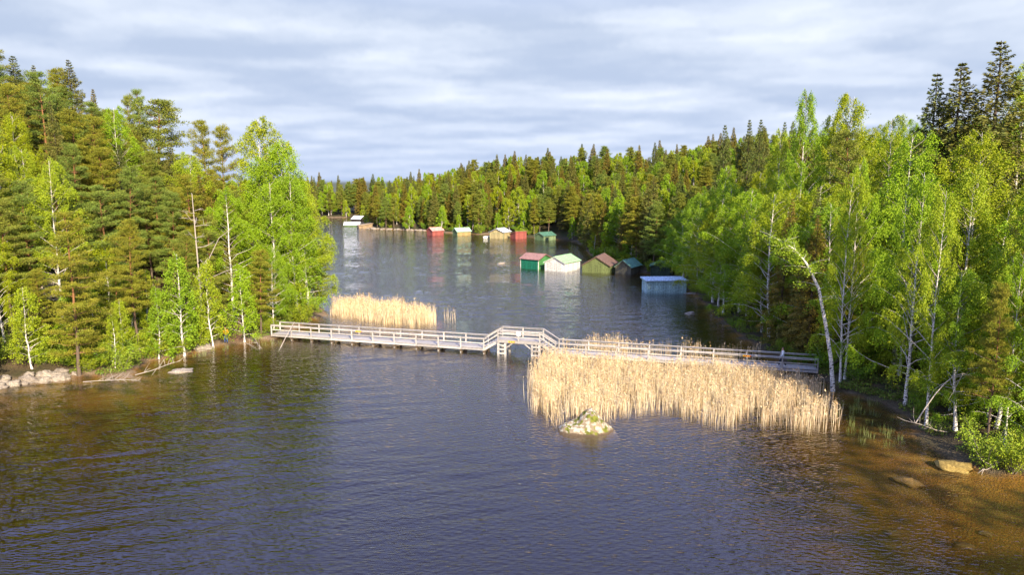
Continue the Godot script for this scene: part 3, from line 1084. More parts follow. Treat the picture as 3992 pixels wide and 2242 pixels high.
# ---------------------------------------------------------------- materials
func make_materials() -> void:
	var fine := noise_image(512, 512, 40, 40, 3, 5)
	var fine_t := tex(ramp_image(fine, Color(0.55, 0.55, 0.55), Color(1, 1, 1), 0.25, 0.75))
	var fine_h := tex(fine)
	var g := mat("ground", Color.WHITE, 0.95)
	g.vertex_color_use_as_albedo = true
	g.albedo_texture = fine_t
	g.uv1_triplanar = true
	g.uv1_world_triplanar = true
	g.uv1_scale = Vector3.ONE * 0.21
	g.heightmap_enabled = true
	g.heightmap_texture = fine_h
	g.heightmap_scale = 12.0
	# lake water: a clear brown-tinted sheet over the bed
	var w := mat("water", lin(0.014, 0.0085, 0.0025, 0.04), 0.035)
	w.transparency = BaseMaterial3D.TRANSPARENCY_ALPHA
	w.metallic_specular = 0.5
	var wn := Image.create(1024, 1024, false, Image.FORMAT_L8)
	rng.seed = 15
	var comps := []
	for q in 46:
		var kx := rng.randi_range(-15, 15)
		var kz := rng.randi_range(10, 46)
		comps.append([kx, kz, rf(0, TAU), 1.0 / pow(Vector2(kx, kz).length(), 0.9)])
	# separable sums: sin(a+b) from tables
	var acc := PackedFloat32Array()
	acc.resize(512 * 512)
	for c in comps:
		var sx := PackedFloat32Array()
		var cx := PackedFloat32Array()
		for x in 512:
			sx.append(sin(TAU * c[0] * x / 512.0) * c[3])
			cx.append(cos(TAU * c[0] * x / 512.0) * c[3])
		for y in 512:
			var s := sin(TAU * c[1] * y / 512.0 + c[2])
			var co := cos(TAU * c[1] * y / 512.0 + c[2])
			var row := y * 512
			for x in 512: acc[row + x] += sx[x] * co + cx[x] * s
	wn = Image.create(512, 512, false, Image.FORMAT_RF)
	for y in 512:
		for x in 512:
			wn.set_pixel(x, y, Color(0.5 + acc[y * 512 + x] * 0.6, 0, 0))
	w.heightmap_enabled = true
	w.heightmap_texture = tex(wn)
	w.heightmap_scale = 3.0
	# bark
	var bb := Image.create(256, 512, false, Image.FORMAT_RGB8)
	var n := FastNoiseLite.new()
	n.seed = 8
	n.frequency = 0.02
	n.fractal_octaves = 4
	for y in 512:
		for x in 256:
			var ring := Vector2(cos(TAU * x / 256.0), sin(TAU * x / 256.0)) * 26.0
			var v := n.get_noise_3d(ring.x, ring.y, y * 5.0)
			var patch := n.get_noise_3d(ring.x * 1.4 + 70, ring.y * 1.4, y * 1.2)
			var c := Color(0.86, 0.84, 0.82)
			if v > 0.22: c = Color(0.45, 0.41, 0.39)
			if patch > 0.27: c = Color(0.13, 0.12, 0.12)
			bb.set_pixel(x, y, c)
	var bm := mat("bark_birch", Color.WHITE, 0.8)
	bm.albedo_texture = tex(bb)
	bm.vertex_color_use_as_albedo = true
	var pb := mat("bark", Color.WHITE, 0.9)
	pb.vertex_color_use_as_albedo = true
	pb.albedo_texture = fine_t
	pb.uv1_triplanar = true
	pb.uv1_scale = Vector3(1.6, 0.5, 1.6)
	pb.heightmap_enabled = true
	pb.heightmap_texture = fine_h
	pb.heightmap_scale = 4.0
	for spec in [["birch", [Color(1, 1, 1), Color(0.92, 1.0, 0.9), Color(1.0, 0.97, 0.8), Color(0.86, 0.95, 0.95)], Color(0.62, 0.75, 0.18)],
			["pine", [Color(1, 1, 1), Color(0.93, 1.0, 1.1), Color(1.06, 1.0, 0.85)], Color(0.45, 0.44, 0.12)],
			["spruce", [Color(1, 1, 1), Color(1.08, 0.98, 0.85), Color(0.88, 0.95, 1.0)], Color(0.32, 0.32, 0.10)],
			["shrub", [Color(1, 1, 1), Color(0.85, 0.95, 0.9), Color(1.05, 1.0, 0.85)], Color(0.55, 0.65, 0.2)]]:
		var list := []
		for t in spec[1]:
			var lm := mat("leaf_%s_%d" % [spec[0], list.size()], t, 0.6)
			lm.vertex_color_use_as_albedo = true
			lm.backlight_enabled = true
			lm.backlight = spec[2]
			lm.metallic_specular = 0.3
			list.append(lm)
		M["leaf_" + spec[0]] = list
	# reeds, grass
	for spec in [["reed", Color(0.3, 0.26, 0.16)], ["sedge", Color(0.3, 0.4, 0.15)], ["undergrowth", Color(0.3, 0.4, 0.1)]]:
		var rm := mat(spec[0], Color.WHITE, 0.75)
		rm.vertex_color_use_as_albedo = true
		rm.backlight_enabled = true
		rm.backlight = spec[1]
	# timber
	var grain := noise_image(256, 256, 60, 3.0, 21, 4)
	var timber := []
	for c in [lin(0.46, 0.43, 0.405), lin(0.40, 0.375, 0.36), lin(0.52, 0.48, 0.445), lin(0.33, 0.305, 0.29)]:
		var t := mat("timber_%d" % timber.size(), Color.WHITE, 0.85)
		t.albedo_texture = tex(ramp_image(grain, c * 0.72, c * 1.08, 0.25, 0.75))
		t.uv1_scale = Vector3(0.5, 3.0, 1)
		timber.append(t)
	M["timber"] = timber
	mat("timber_wet", lin(0.09, 0.065, 0.045), 0.6)
	mat("deadwood", lin(0.30, 0.26, 0.225), 0.85)
	mat("deadwood_dark", lin(0.16, 0.12, 0.095), 0.85)
	# painted boards
	var boards := Image.create(512, 256, false, Image.FORMAT_L8)
	var bh := Image.create(512, 256, false, Image.FORMAT_L8)
	rng.seed = 33
	var tones := []
	for q in 16: tones.append(rf(0.8, 1.0))
	for y in 256:
		for x in 512:
			var q := x / 32
			var e := absf((x % 32) - 15.5) / 16.0
			var v: float = tones[q] * (0.93 + 0.14 * (grain.get_pixel((x * 3 + q * 37) % 256, (y * 3 + q * 91) % 256).r - 0.5))
			boards.set_pixel(x, y, Color.from_hsv(0, 0, clampf(v, 0, 1)))
			bh.set_pixel(x, y, Color.from_hsv(0, 0, 0.0 if e > 0.9 else 0.8))
	var bt := tex(boards)
	var worn := tex(ramp_image(noise_image(256, 256, 14, 8, 62, 5), Color(0.72, 0.70, 0.68), Color(1, 1, 1), 0.32, 0.55))
	var bht := tex(bh)
	for spec in [["white", lin(0.78, 0.78, 0.77)], ["bright_green", lin(0.085, 0.28, 0.09)], ["teal", lin(0.01, 0.19, 0.115)], ["olive", lin(0.16, 0.20, 0.07)], ["grey_olive", lin(0.16, 0.15, 0.11)],
			["dark_green", lin(0.05, 0.085, 0.06)], ["pale_blue", lin(0.50, 0.74, 0.76)], ["red", lin(0.36, 0.10, 0.085)], ["moss_green", lin(0.13, 0.21, 0.10)], ["yellow_wall", lin(0.42, 0.32, 0.14)],
			["cream", lin(0.50, 0.42, 0.22)], ["raw_wood", lin(0.36, 0.26, 0.17)], ["brown", lin(0.13, 0.085, 0.06)], ["dark", lin(0.05, 0.04, 0.035)], ["sage", lin(0.22, 0.31, 0.17)]]:
		var p := mat("paint_" + spec[0], spec[1], 0.7)
		p.albedo_texture = bt
		p.uv1_scale = Vector3(0.5, 0.5, 1)
		p.heightmap_enabled = true
		p.heightmap_texture = bht
		p.heightmap_scale = 1.2
		p.detail_enabled = true
		p.detail_blend_mode = BaseMaterial3D.BLEND_MODE_MUL
		p.detail_albedo = worn
	var blot := noise_image(256, 256, 9, 9, 61, 5)
	for spec in [["brown", lin(0.30, 0.17, 0.145)], ["pale_green", lin(0.30, 0.50, 0.26)], ["dark_brown", lin(0.16, 0.10, 0.08)], ["sea_green", lin(0.13, 0.28, 0.22)], ["dark_green", lin(0.08, 0.19, 0.13)], ["blue_metal", lin(0.42, 0.54, 0.68)],
			["pink", lin(0.56, 0.30, 0.25)], ["mint", lin(0.34, 0.52, 0.38)], ["zinc", lin(0.58, 0.62, 0.70)], ["mossy", lin(0.32, 0.27, 0.13)], ["white", lin(0.72, 0.75, 0.82)], ["raw_wood", lin(0.33, 0.25, 0.16)]]:
		var r := mat("roof_" + spec[0], spec[1], 0.6)
		r.albedo_texture = tex(ramp_image(blot, Color(0.62, 0.6, 0.58), Color(1, 1, 1), 0.3, 0.55))
		r.uv1_triplanar = true
		r.uv1_scale = Vector3.ONE * 0.35
	mat("yellow", lin(0.75, 0.50, 0.03), 0.6)
	mat("red_sign", lin(0.60, 0.06, 0.02), 0.6)
	mat("white_sign", lin(0.8, 0.8, 0.8), 0.6)
	# rock
	var rk := mat("rock_vc", Color.WHITE, 0.9)
	rk.vertex_color_use_as_albedo = true
	rk.heightmap_enabled = true
	rk.heightmap_texture = fine_h
	rk.heightmap_scale = 5.0
	rk.uv1_triplanar = true
	rk.uv1_scale = Vector3.ONE * 0.9
	for spec in [["rock_pale", lin(0.42, 0.375, 0.33)], ["rock_grey", lin(0.34, 0.30, 0.27)], ["rock_ochre", lin(0.34, 0.25, 0.075)], ["rock_brown", lin(0.20, 0.125, 0.035)]]:
		var r := mat(spec[0], spec[1], 0.9)
		r.vertex_color_use_as_albedo = true
		r.albedo_texture = tex(ramp_image(blot, Color(0.6, 0.58, 0.55), Color(1, 1, 1), 0.3, 0.6))
		r.uv1_triplanar = true
		r.uv1_scale = Vector3.ONE * 0.7
	M["rocks"] = []
	for q in 6: M["rocks"].append(rock_mesh(100 + q, 0.55))
	mat("skin", lin(0.46, 0.27, 0.19), 0.6)
	mat("orange_cloth", lin(0.70, 0.16, 0.015), 0.85)
	mat("jeans", lin(0.03, 0.07, 0.20), 0.85)
	mat("pale_cloth", lin(0.55, 0.60, 0.64), 0.85)
	mat("dark_cloth", lin(0.02, 0.022, 0.03), 0.85)
	mat("white_shoe", lin(0.7, 0.68, 0.66), 0.7)
	mat("dark_shoe", lin(0.04, 0.035, 0.03), 0.7)
	mat("hair_brown", lin(0.05, 0.03, 0.018), 0.6)
	mat("hull_white", lin(0.75, 0.75, 0.73), 0.4)


func ground_color(p: Vector3) -> Color:
	var a := nz_patch.get_noise_2d(p.x * 3.0, p.z * 3.0)
	var b := nz_patch.get_noise_2d(p.x * 11.0 + 50.0, p.z * 11.0)
	if p.y < 0.02 + b * 0.05:
		# the bed: ochre sand and stones with weed in ragged patches
		var c := Color(0.33, 0.155, 0.015).lerp(Color(0.19, 0.084, 0.009), clampf(a * 1.4 + 0.45, 0, 1))
		if b + a * 0.6 > 0.1: c = Color(0.075, 0.042, 0.006)
		if b - a * 0.4 < -0.38: c = Color(0.36, 0.20, 0.03)
		return c
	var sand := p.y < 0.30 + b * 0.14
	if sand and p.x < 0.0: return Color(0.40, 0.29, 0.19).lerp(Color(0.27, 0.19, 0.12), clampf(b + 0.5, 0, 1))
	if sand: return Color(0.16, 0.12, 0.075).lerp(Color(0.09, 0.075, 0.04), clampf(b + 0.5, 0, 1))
	var c := Color(0.10, 0.075, 0.04).lerp(Color(0.055, 0.07, 0.02), clampf(a * 1.6 + 0.5, 0, 1))
	if b > 0.25: c = Color(0.16, 0.11, 0.06)
	return c


# ---------------------------------------------------------------- the scene
func _ready() -> void:
	# camera
	var cam := Camera3D.new()
	cam.name = "camera"
	add_child(cam)
	cam.position = Vector3(0, 17, 0)
	cam.rotation_degrees = Vector3(-8.54, 0, 0)
	cam.fov = 44.46
	cam.far = 3000.0
	cam.current = true
	# sky, exposure
	var env := Environment.new()
	env.background_mode = Environment.BG_SKY
	var sky := Sky.new()
	var pan := PanoramaSkyMaterial.new()
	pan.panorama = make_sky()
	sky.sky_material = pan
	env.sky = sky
	env.background_energy_multiplier = 0.44
	env.tonemap_mode = Environment.TONE_MAPPER_LINEAR
	env.tonemap_exposure = 2.7
	env.volumetric_fog_enabled = true
	env.volumetric_fog_density = 0.0
	env.sdfgi_enabled = true
	env.ssao_enabled = true
	env.ssil_enabled = true
	var we := WorldEnvironment.new()
	we.name = "world_environment"
	we.environment = env
	add_child(we)
	# sun: low, behind the camera and to the right
	var sun := DirectionalLight3D.new()
	sun.name = "sun"
	sun.light_energy = 1.6
	sun.light_color = Color(1.0, 0.93, 0.80)
	sun.light_angular_distance = 0.5
	sun.shadow_enabled = true
	add_child(sun)
	sun.look_at_from_position(SUN.normalized() * 50.0, Vector3.ZERO)
	# noise fields and shores
	nz_ground.seed = 2; nz_ground.frequency = 0.02; nz_ground.fractal_octaves = 3
	nz_patch.seed = 4; nz_patch.frequency = 0.045; nz_patch.fractal_octaves = 3
	nz_wind.seed = 9; nz_wind.frequency = 0.03; nz_wind.fractal_octaves = 3
	land_left = PackedVector2Array([Vector2(-90, 20), Vector2(-70, -25), Vector2(-58, -40), Vector2(-48, -50), Vector2(-42.9, -57.1), Vector2(-40.7, -58.9), Vector2(-38.8, -60.2), Vector2(-33.4, -59.8), Vector2(-34.9, -65.4), Vector2(-32.3, -68.0), Vector2(-30.4, -72.0),
		Vector2(-28.9, -73.6), Vector2(-25.4, -75.2), Vector2(-24.8, -80), Vector2(-25.2, -85), Vector2(-23.6, -89), Vector2(-26, -95), Vector2(-33, -104), Vector2(-46, -118), Vector2(-70, -150), Vector2(-120, -200), Vector2(-250, -230), Vector2(-250, 20)])
	land_right = PackedVector2Array([Vector2(64, 30), Vector2(50, 10), Vector2(44, -8), Vector2(38, -22), Vector2(33, -33), Vector2(29.9, -38.6), Vector2(28.2, -39.6), Vector2(26.9, -41.3), Vector2(27.4, -45.5), Vector2(29, -50.4), Vector2(28.4, -53.3), Vector2(26.7, -56),
		Vector2(26.4, -60.8), Vector2(25, -70.5), Vector2(25.8, -87.6), Vector2(27.6, -105), Vector2(27.5, -118), Vector2(26.9, -130), Vector2(23.5, -134), Vector2(19.6, -150), Vector2(18.2, -167), Vector2(19.5, -190), Vector2(17.0, -207), Vector2(7.5, -217), Vector2(-7.5, -229.5),
		Vector2(-19, -234), Vector2(-31.7, -247.5), Vector2(-51.4, -256), Vector2(-61.0, -287), Vector2(-58, -310), Vector2(-66, -335), Vector2(-95, -342), Vector2(-140, -345), Vector2(-260, -330), Vector2(-260, -620), Vector2(420, -620), Vector2(420, 30)])
	make_materials()
	print("materials ", Time.get_ticks_msec())
	setting()
	print("setting ", Time.get_ticks_msec())
	bridge()
	boathouses()
	lake_boulder()
	rocks()
	reeds()
	print("things ", Time.get_ticks_msec())
	forest()
	print("forest ", Time.get_ticks_msec())
	details()
	people()
	tell_apart()
	print("done ", Time.get_ticks_msec())


func setting() -> void:
	var xs := steps([-260.0, [-80, 6], [-50, 1.6], [-20, 0.8], [18, 2.5], [40, 0.8], [60, 2], [110, 5], [420, 15]])
	var zs := steps([30.0, [-22, 5], [-95, 0.8], [-140, 1.5], [-300, 2.4], [-360, 4], [-620, 16]])
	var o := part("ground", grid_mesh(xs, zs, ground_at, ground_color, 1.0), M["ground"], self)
	tag(o, "", "", "", "structure")
	make_waves()
	var wx := steps([-260.0, [-75, 12], [-50, 0.8], [45, 0.36], [48, 1.0], [420, 30]])
	var wz := steps([30.0, [-24, 3.0], [-62, 0.16], [-105, 0.26], [-200, 0.6], [-345, 1.2], [-420, 15]])
	var water := part("water", grid_mesh(wx, wz, wave_height, ground_color, 1.0 / 7.0, false), M["water"], self)
	tag(water, "", "", "", "structure")
	# the brown, peaty body of the water: its own thickness hides the bed where it is deep
	var body := FogVolume.new()
	body.name = "water_body"
	body.shape = RenderingServer.FOG_VOLUME_SHAPE_BOX
	body.size = Vector3(312, 6.0, 460)
	body.position = Vector3(-94, -3.06, -200)
	var fm := FogMaterial.new()
	fm.resource_name = "peaty_water"
	fm.albedo = Color(0.034, 0.0165, 0.003).linear_to_srgb()
	fm.density = 0.66
	body.material = fm
	add_child(body)
	tag(body, "", "", "", "structure")
	# the trodden path behind the person in orange
	var b := MB.new()
	var line := [Vector2(-29.6, -73.6), Vector2(-29.9, -76.0), Vector2(-30.6, -79.0), Vector2(-31.2, -82.5), Vector2(-32.6, -87.0), Vector2(-35.0, -92.0)]
	for q in line.size() - 1:
		for s in 6:
			var p: Vector2 = line[q].lerp(line[q + 1], s / 6.0)
			for e in 5:
				var x: float = p.x + (e - 2) * 0.42 + nz_patch.get_noise_2d(p.y * 20, e * 50.0) * 0.2
				b.v.append(Vector3(x, ground_at(x, p.y) + 0.05, p.y))
				b.n.append(Vector3.UP)
				b.c.append(Color(0.34, 0.20, 0.12) * (1.0 + 0.35 * nz_patch.get_noise_2d(x * 40, p.y * 40)))
				b.uv.append(Vector2(x, p.y))
	var rows := b.v.size() / 5
	for q in rows - 1:
		for e in 4:
			var a := q * 5 + e
			b.i.append_array([a, a + 5, a + 1, a + 1, a + 5, a + 6])
	tag(part("path", b.mesh(), M["ground"], self), "", "", "", "structure")


func boathouses() -> void:
	var near := "flooded boathouses by the right bank"
	var far := "boathouses along the far shore"
	boathouse("boathouse with teal doors, bright green end wall and brown roof, beside the white one", near, Vector2(4.8, -140.6), 52, 4.4, 4.4, 1.85, 2.75, {"wall": "bright_green", "left": "teal", "front": "bright_green", "roof": "brown", "trim": "white", "barge": "brown", "door": "teal", "doors": [["left", 0.0, 4.0, 1.45, 3]]})
	boathouse("white boathouse with a pale green roof and closed double doors", near, Vector2(9.95, -137.75), -32.7, 4.4, 6.2, 1.6, 2.7, {"wall": "white", "roof": "pale_green", "door": "white", "doors": [["front", 0.0, 2.9, 1.5, 3]]})
	boathouse("olive green boathouse with a patchy dark brown roof", near, Vector2(17.1, -135.8), -20, 5.3, 6.8, 1.35, 2.95, {"wall": "olive", "roof": "dark_brown", "trim": "olive", "barge": "brown", "ribs": false, "door": "olive", "doors": [["front", -0.6, 2.4, 1.4, 2]]})
	boathouse("small grey-brown boathouse with a sea-green roof beside the olive one", near, Vector2(22.1, -132.95), -31.5, 3.05, 5.0, 1.3, 2.45, {"wall": "grey_olive", "roof": "sea_green", "trim": "grey_olive", "barge": "grey_olive"})
	boathouse("dark green boathouse in deep shade behind the pale blue one", near, Vector2(27.4, -128.6), -14, 3.5, 4.0, 1.9, 2.6, {"wall": "dark_green", "roof": "dark_green", "barge": "dark_green"})
	boathouse("pale blue boathouse with a flat metal roof under overhanging trees", near, Vector2(23.85, -109.5), 94, 3.2, 6.1, 1.82, 1.98, {"wall": "pale_blue", "roof": "blue_metal", "trim": "pale_blue", "barge": "pale_blue"}, "shed")
	boathouse("red boathouse with a pink roof, furthest from the right bank of its row", far, Vector2(-24.85, -228.3), -50, 3.2, 4.2, 1.45, 2.4, {"wall": "red", "roof": "pink", "ribs": false})
	boathouse("boathouse with a green gable, yellow side and mint roof", far, Vector2(-16.2, -227.6), -56, 2.9, 5.0, 1.25, 2.3, {"wall": "yellow_wall", "front": "moss_green", "roof": "mint", "trim": "sage", "barge": "sage"})
	boathouse("wide cream boathouse with a grey metal roof", far, Vector2(-3.6, -217.2), -25, 4.65, 5.4, 1.8, 2.85, {"wall": "cream", "roof": "zinc", "trim": "sage", "barge": "dark", "door": "cream", "doors": [["front", 0.0, 3.0, 1.6, 2]]})
	boathouse("small red boathouse with a slanting mossy roof", far, Vector2(1.95, -214.9), -56, 2.8, 4.0, 1.35, 2.1, {"wall": "red", "roof": "mossy", "ribs": false, "barge": "red"}, "shed")
	boathouse("sage green boathouse with a dark green roof at the forest edge", far, Vector2(9.9, -210.1), -45, 3.6, 5.2, 1.25, 2.15, {"wall": "sage", "front": "moss_green", "roof": "dark_green", "trim": "sage"})
	boathouse("half sunken boathouse with a white roof off the cape", "boathouses off the cape", Vector2(-61.2, -270.6), 96, 3.6, 5.6, 0.75, 1.75, {"wall": "moss_green", "roof": "white", "trim": "dark", "barge": "dark"})
	boathouse("low unpainted plank boathouse with a slanting roof at the cape", "boathouses off the cape", Vector2(-55.0, -263.6), 23, 5.0, 3.6, 0.95, 1.6, {"wall": "raw_wood", "roof": "raw_wood", "ribs": false, "barge": "raw_wood"}, "shed")
	boathouse("boathouse with a white roof behind the cape, furthest of all", "boathouses off the cape", Vector2(-67.0, -309.5), 60, 4.0, 5.0, 1.0, 2.2, {"wall": "dark", "roof": "white", "trim": "dark"})
	# the open wooden shelter on the far shore
	var y := ground_at(-37.6, -256.0)
	var o := base("shelter", Vector3(-37.6, maxf(y, 0.3) - 0.1, -257.0), 0.3)
	tag(o, "small dark open-fronted wooden shelter on the stony far shore", "shelter")
	for q in [[-1.0, -0.8], [1.0, -0.8], [-1.0, 0.8], [1.0, 0.8]]:
		var b := MB.new()
		b.box(Vector3(q[0], 0.8, q[1]), Vector3(0.06, 0, 0), Vector3(0, 0, 0.06), Vector3(0, 1.0, 0))
		part("post", b.mesh(), M["paint_brown"], o)
	for q in [[Vector3(0, 0.85, -0.86), Vector3(1.0, 0, 0), Vector3(0, 0.9, 0), "back_wall"], [Vector3(-1.06, 0.85, 0), Vector3(0, 0, 0.8), Vector3(0, 0.9, 0), "side_wall"], [Vector3(1.06, 0.85, 0), Vector3(0, 0, 0.8), Vector3(0, 0.9, 0), "side_wall"]]:
		var b := MB.new()
		b.box(q[0], q[1].cross(q[2]).normalized() * 0.03, q[2], q[1])
		part(q[3], b.mesh(), M["paint_brown"], o)
	var rb := MB.new()
	rb.box(Vector3(0, 1.88, 0), Vector3(0, 0.04, 0), Vector3(0, 0.1, 1.15), Vector3(1.3, 0, 0))
	part("roof", rb.mesh(), M["roof_raw_wood"], o)
	# a small white rowing boat tied by the cream boathouse
	var boat := base("rowing_boat", Vector3(-7.6, 0.0, -217.6), 0.5)
	tag(boat, "small white boat moored beside the cream boathouse", "boat")
	var hb := MB.new()
	var ring := []
	for q in 9:
		var u := q / 8.0
		var hw := 0.62 * sin(clampf(u * 1.25 + 0.35, 0, PI)) if u < 0.97 else 0.06
		ring.append([lerpf(-1.4, 1.5, u), hw, 0.34 + 0.16 * u * u])
	for q in 8:
		for s in [-1.0, 1.0]:
			var a = ring[q]
			var d = ring[q + 1]
			hb.quad(Vector3(a[0], -0.15, a[1] * 0.55 * s), Vector3(d[0], -0.15, d[1] * 0.55 * s), Vector3(d[0], d[2], d[1] * s), Vector3(a[0], a[2], a[1] * s))
			hb.quad(Vector3(a[0], a[2], a[1] * s), Vector3(d[0], d[2], d[1] * s), Vector3(d[0], 0.06, d[1] * 0.6 * s), Vector3(a[0], 0.06, a[1] * 0.6 * s))
		hb.quad(Vector3(ring[q][0], 0.06, -ring[q][1] * 0.6), Vector3(ring[q + 1][0], 0.06, -ring[q + 1][1] * 0.6), Vector3(ring[q + 1][0], 0.06, ring[q + 1][1] * 0.6), Vector3(ring[q][0], 0.06, ring[q][1] * 0.6))
	hb.quad(Vector3(-1.4, -0.15, -0.12), Vector3(-1.4, -0.15, 0.12), Vector3(-1.4, 0.34, 0.21), Vector3(-1.4, 0.34, -0.21))
	part("hull", hb.mesh(), M["hull_white"], boat)
	for x in [-0.6, 0.4]:
		var tb := MB.new()
		tb.box(Vector3(x, 0.27, 0), Vector3(0.12, 0, 0), Vector3(0, 0.015, 0), Vector3(0, 0, 0.5))
		part("thwart", tb.mesh(), M["hull_white"], boat)


func rocks() -> void:
	rng.seed = 303
	# pale stones heaped on the left shore
	for q in 34:
		var u := rng.randf()
		var p := Vector2(lerpf(-44.0, -38.9, u), lerpf(-56.6, -60.4, u)) + Vector2(rf(-0.9, 0.7), rf(-1.0, 0.9))
		var s := rf(0.16, 0.5)
		put_rock("shore_stone", Vector3(p.x, maxf(ground_at(p.x, p.y), -0.1) + s * 0.2, p.y), Vector3(s * rf(0.9, 1.4), s * rf(0.5, 0.8), s), rf(0, TAU), M["rock_pale"] if q % 4 else M["rock_grey"],
			"pale angular stone in the heap on the left shore" if s < 0.35 else "big pale stone in the heap on the left shore", "stones heaped on the left shore")
	put_rock("boulder", Vector3(-47.0, ground_at(-47.0, -70.0) + 0.5, -70.0), Vector3(1.9, 1.2, 1.4), 0.4, M["rock_pale"], "pale rock face showing between the trees of the left slope", "", 1)
	put_rock("boulder", Vector3(-49.6, ground_at(-49.6, -68.6) + 0.3, -68.6), Vector3(1.1, 0.8, 1.0), 1.4, M["rock_grey"], "smaller grey rock beside the pale rock face on the left slope", "", 2)
	put_rock("flat_stone", Vector3(-30.0, 0.0, -62.0), Vector3(0.95, 0.16, 0.5), 0.2, M["rock_pale"], "flat pale stone just above the water off the left bank", "", 3)
	put_rock("flat_stone", Vector3(-31.6, 0.12, -70.3), Vector3(0.9, 0.35, 0.6), 0.9, M["rock_pale"], "pale flat rock at the foot of the curved birch on the left shore", "", 4)
	put_rock("boulder", Vector3(26.5, 0.02, -40.2), Vector3(0.9, 0.26, 0.6), -0.45, M["rock_ochre"], "low ochre mossy boulder at the water's edge of the right bank", "", 0)
	put_rock("stone", Vector3(23.2, 0.0, -90.0), Vector3(0.5, 0.25, 0.4), 0.2, M["rock_pale"], "pale stone in dark water below the pale blue boathouse", "", 5)
	put_rock("stone", Vector3(-2.2, 0.0, -147.3), Vector3(0.7, 0.2, 0.5), 0.2, M["rock_pale"], "lone pale stone in open water left of the teal boathouse", "", 2)
	for q in 40:
		var u := rng.randf()
		var p := Vector2(lerpf(-53.0, -30.0, u), lerpf(-257.0, -247.0, u)) + Vector2(rf(-1, 1), rf(-0.8, 1.4))
		var s := rf(0.2, 0.6)
		put_rock("shore_stone", Vector3(p.x, 0.08, p.y), Vector3(s * 1.4, s * 0.6, s), rf(0, TAU), M["rock_pale"], "pale stone on the far shore near the shelter", "stones on the far shore")
	for q in 6:
		var near_right := q < 4
		var p := Vector2(rf(17.5, 26.0), rf(-41.0, -28.0)) if near_right else Vector2(rf(-44, -32), rf(-57, -48))
		var gy := ground_at(p.x, p.y)
		if gy > -0.1: continue
		var s := rf(0.2, 0.55)
		put_rock("lakebed_stone", Vector3(p.x, gy + 0.03, p.y), Vector3(s * 1.3, s * 0.4, s), rf(0, TAU), M["rock_brown"],
			"brown stone on the shallow lake bed off the right bank" if near_right else "brown stone on the shallow lake bed off the left shore", "stones on the lake bed")


